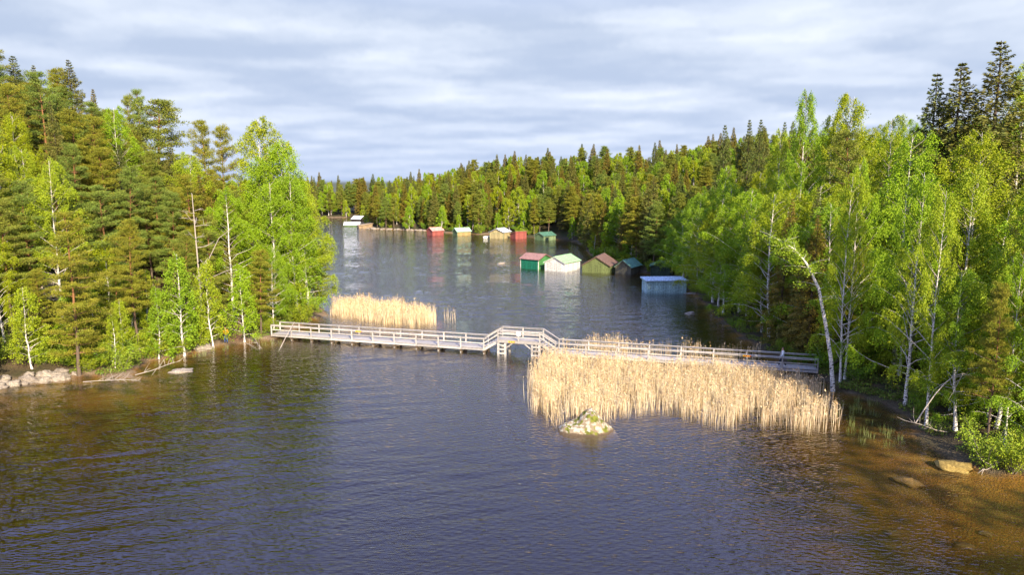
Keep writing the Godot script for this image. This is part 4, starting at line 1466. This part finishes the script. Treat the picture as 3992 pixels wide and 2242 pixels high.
func reeds() -> void:
	var straw := [Color(0.56, 0.44, 0.28), Color(0.66, 0.55, 0.38), Color(0.40, 0.29, 0.15), Color(0.62, 0.52, 0.37), Color(0.47, 0.35, 0.20)]
	var clumps := []
	for q in 6: clumps.append(reed_clump(500 + q, 10, 1.32, 0.44, straw, true, 0.1, 0.0125))
	rng.seed = 77
	var bed := PackedVector2Array([Vector2(1.0, -52.0), Vector2(2.2, -49.2), Vector2(2.6, -48.2), Vector2(7.3, -48.8), Vector2(9.0, -50.8), Vector2(11.6, -50.5), Vector2(14.5, -47.8), Vector2(19.8, -47.0), Vector2(22.5, -46.4), Vector2(23.8, -49.0), Vector2(25.3, -53.6), Vector2(24.9, -58.4),
		Vector2(21.5, -61.6), Vector2(13.0, -63.4), Vector2(6.0, -66.0), Vector2(2.6, -66.6), Vector2(1.6, -60.0)])
	var gap := func(p: Vector2) -> bool:
		var n := nz_patch.get_noise_2d(p.x * 9.0, p.y * 9.0)
		var front := smoothstep(-50.5, -56.0, p.y)
		return n > lerpf(-0.02, -0.32, front)
	scatter_stuff("reed_bed", clumps, M["reed"], fill_poly(bed, 0.45, 0.0, gap, 0.82, 1.14), "dense dry straw-coloured reeds before the right half of the bridge", "reeds")
	var strip := PackedVector2Array([Vector2(4.6, -68.6), Vector2(12.0, -66.6), Vector2(23.0, -63.8), Vector2(24.0, -66.0), Vector2(14.0, -68.6), Vector2(10.0, -71.4), Vector2(5.6, -70.8)])
	scatter_stuff("reed_bed", clumps, M["reed"], fill_poly(strip, 0.6, 0.0, gap, 0.9, 1.5), "strip of dry reeds standing behind the right half of the bridge", "reeds")
	var back := PackedVector2Array([Vector2(-23.8, -89.4), Vector2(-21.0, -87.6), Vector2(-15.8, -83.8), Vector2(-10.7, -82.0), Vector2(-9.0, -84.6), Vector2(-9.6, -89.5), Vector2(-15.6, -94.0), Vector2(-25.0, -97.5)])
	var all := func(p: Vector2) -> bool: return nz_patch.get_noise_2d(p.x * 9.0, p.y * 9.0) > -0.3
	scatter_stuff("reed_bed", clumps, M["reed"], fill_poly(back, 0.42, 0.0, all, 1.0, 1.5), "dense pale reed bed behind the left half of the bridge", "reeds")
	var tuft := PackedVector2Array([Vector2(-8.4, -87.6), Vector2(-6.7, -87.0), Vector2(-6.9, -85.8), Vector2(-8.5, -86.0)])
	scatter_stuff("reed_bed", clumps, M["reed"], fill_poly(tuft, 0.5, 0.0, func(_p): return true, 0.9, 1.35), "small separate tuft of reeds right of the pale reed bed", "reeds")
	# green sedge in the shallows of the right bank
	var sedge := []
	for q in 4: sedge.append(reed_clump(600 + q, 9, 0.5, 0.2, [Color(0.20, 0.24, 0.07), Color(0.30, 0.33, 0.14), Color(0.13, 0.17, 0.04)], false, 0.3, 0.009))
	rng.seed = 78
	var wet := PackedVector2Array([Vector2(24.6, -54.6), Vector2(26.5, -56.2), Vector2(28.2, -53.4), Vector2(28.8, -50.6), Vector2(27.4, -46.0), Vector2(26.8, -42.0), Vector2(24.8, -42.2), Vector2(22.6, -44.4), Vector2(22.6, -46.6)])
	scatter_stuff("sedge", sedge, M["sedge"], fill_poly(wet, 0.85, 0.02, func(p): return nz_patch.get_noise_2d(p.x * 14.0, p.y * 14.0) > -0.05, 0.6, 1.3), "thin green sedge growing in the dark shallows of the right bank", "sedge")
	var wet2 := PackedVector2Array([Vector2(-34.6, -64.6), Vector2(-31.6, -68.0), Vector2(-29.0, -73.0), Vector2(-24.6, -74.4), Vector2(-24.4, -73.2), Vector2(-28.4, -71.6), Vector2(-31.0, -66.8), Vector2(-33.2, -63.4)])
	scatter_stuff("sedge", sedge, M["sedge"], fill_poly(wet2, 0.6, 0.02, func(p): return nz_patch.get_noise_2d(p.x * 14.0, p.y * 14.0) > 0.0, 0.6, 1.2), "thin green sedge in the shallows along the left bank", "sedge")


# ---------------------------------------------------------------- forest
const MARKS := [[4.8, -140.6, "the teal boathouse"], [10, -138, "the white boathouse"], [17, -136, "the olive boathouse"], [22, -133, "the brownish boathouse"], [24, -109, "the pale blue boathouse"],
	[-25, -228, "the pink boathouse roof"], [-16, -227, "the mint boathouse roof"], [-3.6, -217, "the cream boathouse"], [2, -215, "the mossy boathouse roof"], [10, -210, "the sage boathouse"], [-55, -263, "the plank boathouse"],
	[-37.6, -257, "the shelter"], [27, -60.5, "the right bridge end"], [27, -45, "the sedge"], [34, -62, "the right bridge end"], [40, -85, "the dark inlet"], [50, -74, "the tallest right spruce"]]


func where_is(x: float, z: float, sd: float) -> Array:
	if z < -330.0: return ["on the furthest shore", "trees on the furthest shore"]
	if x < 0.0 and z > -130.0:
		var a := atan2(x, -z)
		var part_ := "near the picture edge" if a < -0.56 else "above the stone heap" if a < -0.5 else "above the flat stone" if a < -0.42 else "around the dead snag" if a < -0.36 else "by the left bridge end"
		return [("on the left shore " if sd < 4.0 else "on the left slope " if sd < 20.0 else "high on the left hill ") + part_, "trees on the left bank"]
	var best := 1e9
	var nm := ""
	for m in MARKS:
		var d: float = Vector2(x - m[0], (z - m[1]) * 0.8).length()
		if d < best:
			best = d
			nm = m[2]
	return [("at the shore by " if sd < 5.0 else "behind " if sd < 26.0 else "high up behind ") + nm, "trees behind the far boathouses" if z < -150.0 else "trees on the right bank"]


func clear_of_houses(x: float, z: float, extra := 0.0) -> bool:
	for m in MARKS:
		if m[2].contains("boathouse") or m[2].contains("shelter"):
			if Vector2(x - m[0], z - m[1]).length() < (8.0 if m[0] == 10 and m[1] == -210 else 4.6) + extra: return false
	return true


func forest() -> void:
	for spec in [["birch", 6, 1.95, 0.92], ["young_birch", 3, 1.5, 1.0], ["pine", 6, 1.6, 0.95], ["spruce", 4, 1.3, 1.0], ["shrub", 4, 1.0, 1.0]]:
		tree_kinds[spec[0]] = []
		for q in spec[1]: tree_kinds[spec[0]].append(tree_mesh(spec[0], 1000 + q * 17 + spec[0].hash() % 97, spec[2], spec[3]))
		tree_kinds[spec[0] + "_far"] = []
		for q in mini(spec[1], 4): tree_kinds[spec[0] + "_far"].append(tree_mesh(spec[0], 2000 + q * 13 + spec[0].hash() % 97, spec[2] * 0.55, 1.75))
	print("tree meshes ", Time.get_ticks_msec())
	rng.seed = 4242
	var placed: Array[Vector2] = []
	# trees that stand out: kind, x, z, height of the top above the lake, width, label
	var stars := [
		["spruce", -62.9, -92.0, 32.8, 1.5, "broad tall spruce on the crest, leftmost of the skyline"], ["spruce", -63.4, -97.0, 31.3, 0.75, "slim spruce right of the broad leftmost skyline spruce"], ["birch", -63.2, -100.0, 31.8, 0.7, "pale slim birch between the two skyline spruces on the left"],
		["spruce", -58.3, -96.0, 33.0, 1.3, "tall pointed spruce on the left skyline beside a pale birch"], ["spruce", -56.6, -98.0, 29.5, 0.9, "shorter spruce on the left skyline between pointed spruce and pines"], ["pine", -55.3, -104.0, 29.4, 0.55, "thin pine top on the left skyline before the round pine"],
		["pine", -52.8, -102.0, 29.9, 0.5, "thinnest pine spike on the left skyline"], ["pine", -44.8, -92.0, 27.5, 1.35, "broad round-crowned pine on the left skyline"], ["pine", -45.3, -105.0, 26.1, 0.6, "narrow pine spike right of the round-crowned pine"], ["pine", -42.3, -104.0, 25.1, 0.65, "second narrow pine spike right of the round-crowned pine"],
		["birch", -33.0, -93.0, 25.2, 1.05, "tallest light green birch behind the left end of the bridge"], ["birch", -28.4, -89.5, 22.0, 1.1, "light green birch hanging over the water behind the bridge, left bank"], ["birch", -26.6, -86.2, 18.0, 1.05, "leaning birch nearest the pale reed bed, left bank"],
		["birch", -28.9, -84.6, 17.0, 1.1, "full light green birch just behind the left bridge end"], ["birch", -25.9, -88.4, 15.5, 1.15, "birch with hanging twigs furthest out over the water, left bank"], ["birch", -30.8, -88.8, 20.0, 1.05, "full light green birch between the two tallest ones, left bank"],
		["birch", -27.8, -92.0, 17.5, 1.1, "birch half hidden behind the hanging one, left bank"], ["birch", -49.0, -69.0, 20.5, 1.15, "big bright birch nearest the left edge above the stones"], ["birch", -46.4, -63.0, 12.0, 1.1, "low wide bright birch at the left edge above the stones"], ["birch", -51.0, -74.0, 23.8, 0.95, "big light green birch among pines near the left edge"], ["birch", -51.6, -84.0, 24.2, 0.6, "light green birch high on the left slope among pines"], ["birch", -48.4, -86.0, 22.0, 0.5, "narrow light green birch halfway along the left slope"],
		["young_birch", -32.4, -67.9, 10.2, 1.0, "white-stemmed young birch on the left shore below the dead snag"], ["young_birch", -30.9, -71.3, 9.2, 0.9, "young birch with curved stem on the left shore"], ["young_birch", -28.6, -73.7, 8.0, 1.1, "young white-stemmed birch right of the person in orange"],
		["young_birch", -34.2, -66.4, 7.2, 0.9, "slim young birch left of the white-stemmed ones on the left shore"], ["young_birch", -42.6, -60.8, 8.0, 1.1, "young bright birch above the stone heap"],
		["pine", -38.2, -60.4, 14.5, 0.95, "thick-stemmed pine at the right end of the stone heap"], ["pine", -46.6, -64.5, 15.5, 1.0, "pine near the left edge above the stone heap"], ["pine", -36.0, -66.5, 13.4, 0.9, "pine standing above the fallen branches of the left shore"],
		["spruce", 44.4, -72.0, 28.8, 1.55, "big dark spruce with a paired top on the right skyline"], ["spruce", 43.0, -73.6, 28.0, 1.3, "second top of the paired dark spruces on the right skyline"], ["spruce", 46.8, -70.0, 30.5, 1.55, "tallest dark spruce at the right edge of the picture"], ["birch", 50.6, -72.0, 28.4, 0.9, "birch top in the right corner behind the tallest spruce"],
		["birch", 33.9, -84.0, 27.2, 0.62, "tall thin birch with bare white stem, rising alone on the right skyline"], ["birch", 42.0, -88.0, 27.4, 0.9, "round birch crown on the right skyline left of the spruces"], ["birch", 40.8, -92.0, 25.7, 0.7, "smaller birch crown left of the round one on the right skyline"], ["birch", 47.2, -90.0, 25.0, 0.8, "birch crown between the round one and the dark spruces, right skyline"],
		["spruce", 39.5, -120.0, 27.4, 0.8, "dark spruce spike left of the tall thin birch"], ["spruce", 42.1, -122.0, 27.6, 0.75, "dark spruce spike next to the tall thin birch"], ["spruce", 36.1, -122.0, 26.7, 0.8, "dark spruce spike high behind the pale blue boathouse"], ["spruce", 43.5, -115.0, 26.6, 0.7, "dark spruce half hidden behind the tall thin birch"],
		["birch", 34.6, -62.0, 21.0, 1.0, "broad pale green birch behind the right bridge end"], ["birch", 39.4, -60.0, 21.2, 1.0, "broad pale green birch below the tallest spruce"], ["birch", 36.6, -56.0, 18.0, 0.95, "pale green birch right of the dark hollow"], ["pine", 37.2, -80.0, 22.6, 1.0, "brown-tinged pine among the birches of the right bank"],
		["birch", 37.1, -100.0, 24.0, 0.8, "birch behind the pale blue boathouse, right skyline"], ["birch", 33.2, -110.0, 19.3, 0.9, "birch beside the pale blue boathouse"], ["birch", 32.8, -66.0, 17.3, 0.9, "birch overhanging the walker on the bridge"], ["pine", 29.0, -41.2, 11.0, 0.62, "slim orange-stemmed pine at the right shore above the ochre boulder"],
		["birch", 31.0, -42.4, 13.0, 0.6, "slender white birch right of the slim orange-stemmed pine"], ["birch", 29.9, -51.6, 17.8, 0.75, "thick grey-stemmed birch at the edge of the sedge"], ["birch", 28.8, -47.0, 16.5, 0.6, "slim dark-stemmed birch in front of the thick grey-stemmed one"], ["pine", 33.2, -43.6, 17.0, 0.75, "tall orange pine cut by the right edge of the picture"],
		["birch", 27.7, -57.6, 17.5, 0.6, "grey-stemmed birch right beside the leaning white birch"], ["birch", 28.4, -58.4, 18.5, 0.55, "second grey stem behind the leaning white birch"]]
	for s in stars:
		var gy := ground_at(s[1], s[2])
		var right: bool = s[1] > 0
		plant_tree(s[0], s[1], s[2], s[3] - gy, s[4], s[5], "trees on the right bank" if right else "trees on the left bank", true)
		placed.append(Vector2(s[1], s[2]))
	# the others, thick near the shore and thinner inland
	var counts := {}
	var rest := {}
	var z := -30.0
	while z > -430.0:
		var far := z < -125.0
		var step := 2.9 if z > -125.0 else 3.7 if z > -300.0 else 4.6
		var x := -0.78 * -z - 6.0
		var x1 := 0.78 * -z + 6.0
		if z > -130.0 and z < -50.0: x1 += 18.0
		while x < x1:
			var px := x + rf(-0.42, 0.42) * step
			var pz := z + rf(-0.42, 0.42) * step
			x += step
			var sd := shore(px, pz)
			if sd < 0.9: continue
			var left := px < 0.0 and pz > -130.0
			if sd > (60.0 if left else 52.0): continue
			if left and pz < -112.0: continue
			if pz < -330.0 and (sd > 26.0 or px > -40.0): continue
			if absf(px) > 0.78 * -pz + 4.0 and (px < 0.0 or sd < 4.0): continue
			if sd > 20.0 and rng.randf() < 0.30: continue
			if not clear_of_houses(px, pz): continue
			# keep the path and the hollow behind the bridge end open
			if absf(px + 30.8) < 1.7 and pz > -90.0 and pz < -72.0: continue
			if Vector2(px - 29.0, pz + 54.0).length() < 4.5: continue
			if Vector2(px + 32.2, pz + 71.6).length() < 3.4: continue
			var here := Vector2(px, pz)
			var close := false
			for q in placed:
				if q.distance_squared_to(here) < 3.2:
					close = true
					break
			if close: continue
			placed.append(here)
			var gy := height(px, pz, sd)
			var edge := smoothstep(12.0, 1.0, sd)
			var kind := "pine"
			var roll := rng.randf()
			if left:
				kind = "pine" if roll < 0.84 - 0.25 * edge else "birch" if roll < 0.93 else "spruce"
				if sd < 8.0 and roll > 0.45: kind = "young_birch"
				if px > -33.0 and pz < -78.0: kind = "birch" if roll < 0.75 else "pine"
			elif pz > -125.0:
				kind = "birch" if roll < 0.62 + 0.15 * edge else "pine" if roll < 0.82 else "spruce"
			else:
				kind = "spruce" if roll < 0.38 - 0.25 * edge else "pine" if roll < 0.60 else "birch"
				if sd < 4.5 and roll > 0.6: kind = "young_birch"
			var h := 0.0
			match kind:
				"pine": h = rf(9.5, 14.5)
				"birch": h = rf(11.0, 16.0) if pz > -125.0 else rf(9.0, 14.0)
				"spruce": h = rf(9.0, 16.5)
				_: h = rf(5.5, 9.5)
			if left: h *= lerpf(lerpf(1.0, 1.16, smoothstep(14.0, 34.0, sd)), 0.74, edge)
			if pz < -330.0: h *= 1.2
			if px > 0.0 and pz > -60.0 and sd < 6.0: h *= 0.8
			if counts.get(kind, 0) >= 280:
				var list: Array = tree_kinds[kind + "_far"]
				var v := rng.randi() % list.size()
				var sc: float = h / list[v].height
				var wd := sc * rf(0.85, 1.2)
				var key := "%s:%d" % [kind, v]
				if not rest.has(key): rest[key] = []
				rest[key].append(Transform3D(Basis(Vector3.UP, rf(0, TAU)) * Basis.from_scale(Vector3(wd, sc, wd)), Vector3(px, gy - 0.05, pz)))
				continue
			counts[kind] = counts.get(kind, 0) + 1
			var wh := where_is(px, pz, sd)
			var size := "tall" if h > 13.5 else "small" if h < 10.5 else "mid-sized"
			var look: String = {"pine": "olive pine", "birch": "light green birch", "spruce": "dark spruce", "young_birch": "young bright birch"}[kind]
			plant_tree(kind, px, pz, h, rf(0.85, 1.2) * (1.2 if px > 0.0 and kind == "birch" else 1.0), "%s %s %s" % [size, look, wh[0]], wh[1], not far, -1, Vector3(rf(-1, 1), 0, rf(-1, 1)) * 0.05, gy - 0.05)
		z -= step
	print(counts)
	var wood := base("distant_forest")
	tag(wood, "far-off mixed forest of spruce, pine and birch beyond the nearer trees", "forest", "", "stuff")
	for key in rest:
		var kind: String = key.get_slice(":", 0)
		var v: Dictionary = tree_kinds[kind + "_far"][int(key.get_slice(":", 1))]
		for side in ["trunk", "crown"]:
			var mm := MultiMesh.new()
			mm.transform_format = MultiMesh.TRANSFORM_3D
			mm.mesh = v[side]
			mm.instance_count = rest[key].size()
			for q in rest[key].size(): mm.set_instance_transform(q, rest[key][q])
			var mi := MultiMeshInstance3D.new()
			mi.name = side
			mi.multimesh = mm
			var leaf := "leaf_" + ("birch" if kind.ends_with("birch") else kind)
			mi.material_override = (M["bark_birch"] if kind.ends_with("birch") else M["bark"]) if side == "trunk" else M[leaf][int(key.get_slice(":", 1)) % M[leaf].size()]
			mi.set_meta("kind", "stuff")
			wood.add_child(mi, true)
	print("rest ", rest.keys().map(func(k): return [k, rest[k].size()]))
	# shrubs along the shores
	rng.seed = 999
	var n := 0
	for q in 1500:
		var left := q % 2 == 0
		var p := Vector2(rf(-62, -23), rf(-104, -46)) if left else Vector2(rf(17, 40), rf(-205, -36)) if q % 3 else Vector2(rf(-52, 20), rf(-262, -205))
		var sd := shore(p.x, p.y)
		if sd < 0.3 or sd > 5.5 or not clear_of_houses(p.x, p.y, -1.4): continue
		if absf(p.x) > 0.76 * -p.y: continue
		if absf(p.x + 30.2) < 1.5 and p.y > -80.0 and p.y < -71.0: continue
		if Vector2(p.x - 28.0, p.y + 54.0).length() < 3.4: continue
		if Vector2(p.x + 41.5, p.y + 58.5).length() < 3.0: continue
		if n >= 190: break
		n += 1
		var wh := where_is(p.x, p.y, sd)
		plant_tree("shrub", p.x, p.y, rf(1.2, 3.8), rf(0.8, 1.3), "leafy green shrub " + wh[0], "shrubs along the shore", p.y > -125.0)
	# low plants of the forest floor
	var low := []
	for q in 4:
		rng.seed = 700 + q
		var b := MB.new()
		for s in 170:
			var a := rf(0, TAU)
			var r := 0.55 * sqrt(rng.randf())
			var d := (rv() + Vector3.UP * 0.6).normalized() * rf(0.07, 0.15)
			b.leaf(Vector3(cos(a) * r, rf(0.0, 0.32) * (1.0 - r), sin(a) * r), d, d.cross(rv()).normalized() * d.length() * 0.3, jit([Color(0.10, 0.15, 0.02), Color(0.14, 0.20, 0.025), Color(0.12, 0.10, 0.03)][rng.randi() % 3], 0.2))
		low.append(b.mesh())
	rng.seed = 55
	var spots := []
	for q in 9000:
		var p := Vector2(rf(-70, -23), rf(-105, -42)) if q % 2 == 0 else Vector2(rf(24, 55), rf(-120, -34))
		var sd := shore(p.x, p.y)
		if sd < 0.8 or sd > 26.0 or absf(p.x) > 0.8 * -p.y: continue
		if nz_patch.get_noise_2d(p.x * 6.0, p.y * 6.0) < -0.1: continue
		if absf(p.x + 30.6) < 1.2 and p.y > -90.0 and p.y < -72.0: continue
		if Vector2(p.x + 41.5, p.y + 58.5).length() < 3.2: continue
		var s := rf(0.7, 1.6)
		spots.append(Transform3D(Basis(Vector3.UP, rf(0, TAU)).scaled(Vector3(s, s, s)), Vector3(p.x, height(p.x, p.y, sd) - 0.02, p.y)))
	scatter_stuff("undergrowth", low, M["undergrowth"], spots, "low leafy undergrowth covering the forest floor of both banks", "undergrowth")


# things that share a label get their place in the row, seen from the lake
func tell_apart() -> void:
	var same := {}
	for o in get_children():
		if o.has_meta("label") and o.has_meta("category") and str(o.get_meta("category")) in ["tree", "shrub", "rock"]:
			var l: String = o.get_meta("label")
			if not same.has(l): same[l] = []
			same[l].append(o)
	var words := ["leftmost", "second from left", "third from left", "fourth from left", "fifth from left", "sixth from left", "seventh from left", "eighth from left", "ninth from left", "tenth from left", "eleventh from left", "twelfth from left", "thirteenth from left", "fourteenth from left", "fifteenth from left", "sixteenth from left", "seventeenth from left", "eighteenth from left", "nineteenth from left", "twentieth from left", "twenty-first from left"]
	for l in same:
		var row: Array = same[l]
		if row.size() < 2 or row.size() > 42: continue
		row.sort_custom(func(a, b): return a.position.x / -a.position.z < b.position.x / -b.position.z)
		for q in row.size():
			var back: int = row.size() - 1 - q
			var w: String = words[q] if q <= back else words[back].replace("left", "right")
			row[q].set_meta("label", l + ", " + w)


func details() -> void:
	rng.seed = 71
	# the grey dead snag on the left slope
	var sx := -32.9
	var sz := -73.4
	var gy := ground_at(sx, sz)
	var H := 15.8 - gy
	var st := [[[Vector3(0, -0.3, 0), Vector3(0.05, H * 0.35, 0), Vector3(-0.05, H * 0.7, 0.05), Vector3(-0.15, H, 0)], 0.125, 0.035, "trunk"]]
	for q in 17:
		var u := rf(0.3, 0.95)
		var az := rf(0, TAU)
		var ln := rf(0.8, 3.4) * (1.15 - u * 0.6)
		var d := Vector3(cos(az), rf(-0.05, 0.55), sin(az)).normalized()
		var a := Vector3(0, H * u, 0)
		st.append([[a, a + d * ln * 0.5 + Vector3(0, rf(-0.1, 0.2), 0), a + d * ln + Vector3(0, rf(-0.2, 0.6), 0)], 0.055 * (1.2 - u * 0.6), 0.012])
		for k in 3:
			var f := rf(0.4, 0.95)
			var o := a + d * ln * f
			var e := (d + rv(0.8)).normalized() * rf(0.4, 1.1)
			st.append([[o, o + e * 0.5 + rv(0.05), o + e], 0.018, 0.005, "twig"])
	st.append([[Vector3(0.0, H * 0.42, 0), Vector3(1.3, H * 0.55, 0.4), Vector3(2.6, H * 0.70, 0.6), Vector3(3.9, H * 0.76, 0.7)], 0.07, 0.015, "limb"])
	st.append([[Vector3(0.0, H * 0.38, 0.1), Vector3(1.6, H * 0.43, 0.7), Vector3(3.4, H * 0.48, 1.0), Vector3(4.4, H * 0.49, 1.1)], 0.065, 0.015, "limb"])
	dead_wood("dead_snag", "grey leafless dead tree with forked limbs on the left slope", "dead tree", Vector3(sx, gy, sz), st, M["deadwood"])
	# pole leaning on the bridge
	dead_wood("leaning_pole", "thin pale dead birch stem leaning on the left end of the bridge rail", "dead branch", Vector3(-23.9, 0, -70.9), [[[Vector3(-0.25, -0.5, 0.1), Vector3(0.1, 0.8, -1.6), Vector3(0.55, 2.1, -3.3)], 0.05, 0.03, "stem"]], M["deadwood"])
	# fallen branches in the water's edge of the left bank
	var fallen := [[Vector3(-36.8, 0.0, -58.6), Vector3(3.6, 0.25, -0.2), "pale branching driftwood lying at the foot of the thick-stemmed pine"], [Vector3(-34.6, 0.0, -58.9), Vector3(2.6, 0.1, 0.1), "second pale branch lying in the water right of the first"], [Vector3(-33.4, 0.05, -60.6), Vector3(3.4, 0.9, -1.6), "fallen branch with green tip reaching out from the left bank"],
		[Vector3(-28.2, 0.05, -73.0), Vector3(2.4, -0.15, 2.2), "bare branch slanting into the water before the left bridge end"], [Vector3(-27.2, 0.1, -73.4), Vector3(1.4, -0.2, 2.4), "second bare branch slanting into the water before the left bridge end"],
		[Vector3(29.6, 0.5, -40.3), Vector3(-2.2, -0.3, 1.0), "bare branching deadwood lying over the ochre boulder"], [Vector3(28.6, 0.7, -44.4), Vector3(-2.8, 0.9, 0.6), "dry fallen branch above the sedge on the right bank"], [Vector3(31.2, 0.3, -39.0), Vector3(3.2, 0.2, 0.4), "grey fallen log lying at the right edge of the water"]]
	for f in fallen:
		var d: Vector3 = f[1]
		var list := [[[Vector3.ZERO, d * 0.35 + rv(0.12), d * 0.7 + rv(0.12), d], 0.036, 0.01, "stem"]]
		for q in 9:
			var o := d * rf(0.15, 0.95)
			var e := (d.normalized() * 0.7 + rv(0.9) + Vector3(0, 0.25, 0)).normalized() * rf(0.4, 1.2)
			list.append([[o, o + e * 0.5 + rv(0.08), o + e], 0.022, 0.006])
		dead_wood("fallen_branch", f[2], "dead branch", f[0], list, M["deadwood"])
	# the bent dead birch arch on the right
	var ar := PackedVector3Array()
	for q in 9:
		var u := q / 8.0
		ar.append(Vector3(lerpf(-1.6, 2.6, u), 1.0 + 3.9 * sin(u * 2.2) - 1.2 * u * u, 0.3 * u))
	dead_wood("bent_branch", "long dead branch bent in an arch over the sedge", "dead branch", Vector3(27.6, 0.6, -43.6), [[Array(ar), 0.04, 0.015, "stem"],
		[[ar[6], ar[6] + Vector3(0.7, -0.9, 0.1), ar[6] + Vector3(0.9, -1.8, 0.2)], 0.025, 0.006], [[ar[5], ar[5] + Vector3(-0.5, -1.0, 0.1), ar[5] + Vector3(-0.9, -1.7, 0.2)], 0.02, 0.006], [[ar[7], ar[7] + Vector3(0.9, 0.1, 0.2), ar[7] + Vector3(1.6, -0.3, 0.2)], 0.022, 0.006]], M["deadwood"])
	# the leaning white birch before the dark hollow
	var p := PackedVector3Array([Vector3(0, -0.3, 0), Vector3(-0.35, 2.6, 0), Vector3(-0.95, 5.4, 0), Vector3(-1.8, 8.6, 0.1), Vector3(-2.9, 10.6, 0.1), Vector3(-4.0, 11.8, 0.2), Vector3(-5.2, 12.5, 0.3)])
	var o := base("birch_tree", Vector3(26.5, ground_at(26.5, -56.2), -56.2))
	tag(o, "white-stemmed birch leaning out over the reeds by the right bridge end", "tree", "trees on the right bank")
	var t := MB.new()
	var l := MB.new()
	t.tube(p, PackedFloat32Array([0.2, 0.16, 0.14, 0.12, 0.09, 0.06, 0.025]), 8)
	for q in 26:
		var u := rf(0.42, 1.0)
		var a := along(p, minf(u, 0.999))
		var az := rf(0, TAU)
		var dir := Vector3(cos(az), rf(0.1, 0.8), sin(az)).normalized()
		var ln := rf(0.8, 2.2)
		var bp := curve_pts(a, dir, ln, -0.2 * ln, 0.1, 4)
		t.col = Color(0.8, 0.78, 0.75)
		t.tube(bp, taper(4, 0.032, 0.006), 4)
		for s in 10:
			var c := along(bp, rf(0.25, 0.99)) + rv(0.15)
			var tone := jit(Color(0.21, 0.29, 0.02), 0.2)
			for k in 15:
				var d := (Vector3.DOWN * 0.4 + rv(0.9)).normalized() * rf(0.09, 0.16)
				l.leaf(c + rv(0.3) + Vector3.DOWN * rf(0, 0.4), d, d.cross(rv()).normalized() * d.length() * 0.36, jit(tone, 0.12))
	part("trunk", t.mesh(), M["bark_birch"], o)
	part("crown", l.mesh(), M["leaf_birch"][0], o)
	# planks afloat by the pale blue boathouse
	for q in 2:
		var b := MB.new()
		b.bar(Vector3(-0.9, 0, 0), Vector3(0.9, 0.04, 0), 0.2, 0.06)
		var pl := part("floating_plank", b.mesh(), M["timber"][q], self)
		pl.position = Vector3(27.2 + q * 0.3, 0.05 + q * 0.07, -106.4 - q * 0.4)
		pl.rotation.y = -0.2 + q * 0.5
		tag(pl, ["loose plank floating at the right corner of the pale blue boathouse", "loose plank lying on the other one by the pale blue boathouse"][q], "plank")


func people() -> void:
	make_person(Vector3(-30.3, ground_at(-30.3, -73.0), -73.0), 0.5, {"elbow_l": Vector3(0.24, 1.12, 0.05), "wrist_l": Vector3(0.12, 1.2, 0.26), "elbow_r": Vector3(0.24, 1.12, 0.04), "wrist_r": Vector3(0.1, 1.22, 0.26), "knee_l": Vector3(0.1, 0.5, 0.02), "ankle_l": Vector3(0.11, 0.09, -0.02), "knee_r": Vector3(0.1, 0.5, 0.03), "ankle_r": Vector3(0.12, 0.09, 0.03)},
		"person in an orange top and blue jeans standing on the left shore", M["orange_cloth"], M["jeans"], M["dark_shoe"], M["hair_brown"], M["skin"])
	var b := Vector3(24.4, 0.5, -61.9)
	make_person(b, -1.75, {"elbow_l": Vector3(0.25, 1.12, -0.12), "wrist_l": Vector3(0.22, 0.9, 0.02), "elbow_r": Vector3(0.25, 1.12, 0.06), "wrist_r": Vector3(0.2, 0.93, 0.22), "knee_l": Vector3(0.1, 0.52, 0.17), "ankle_l": Vector3(0.1, 0.09, 0.27), "knee_r": Vector3(0.1, 0.5, -0.02), "ankle_r": Vector3(0.1, 0.13, -0.3)},
		"person in a pale grey top walking over the right bridge end", M["pale_cloth"], M["dark_cloth"], M["white_shoe"], M["hair_brown"], M["skin"])
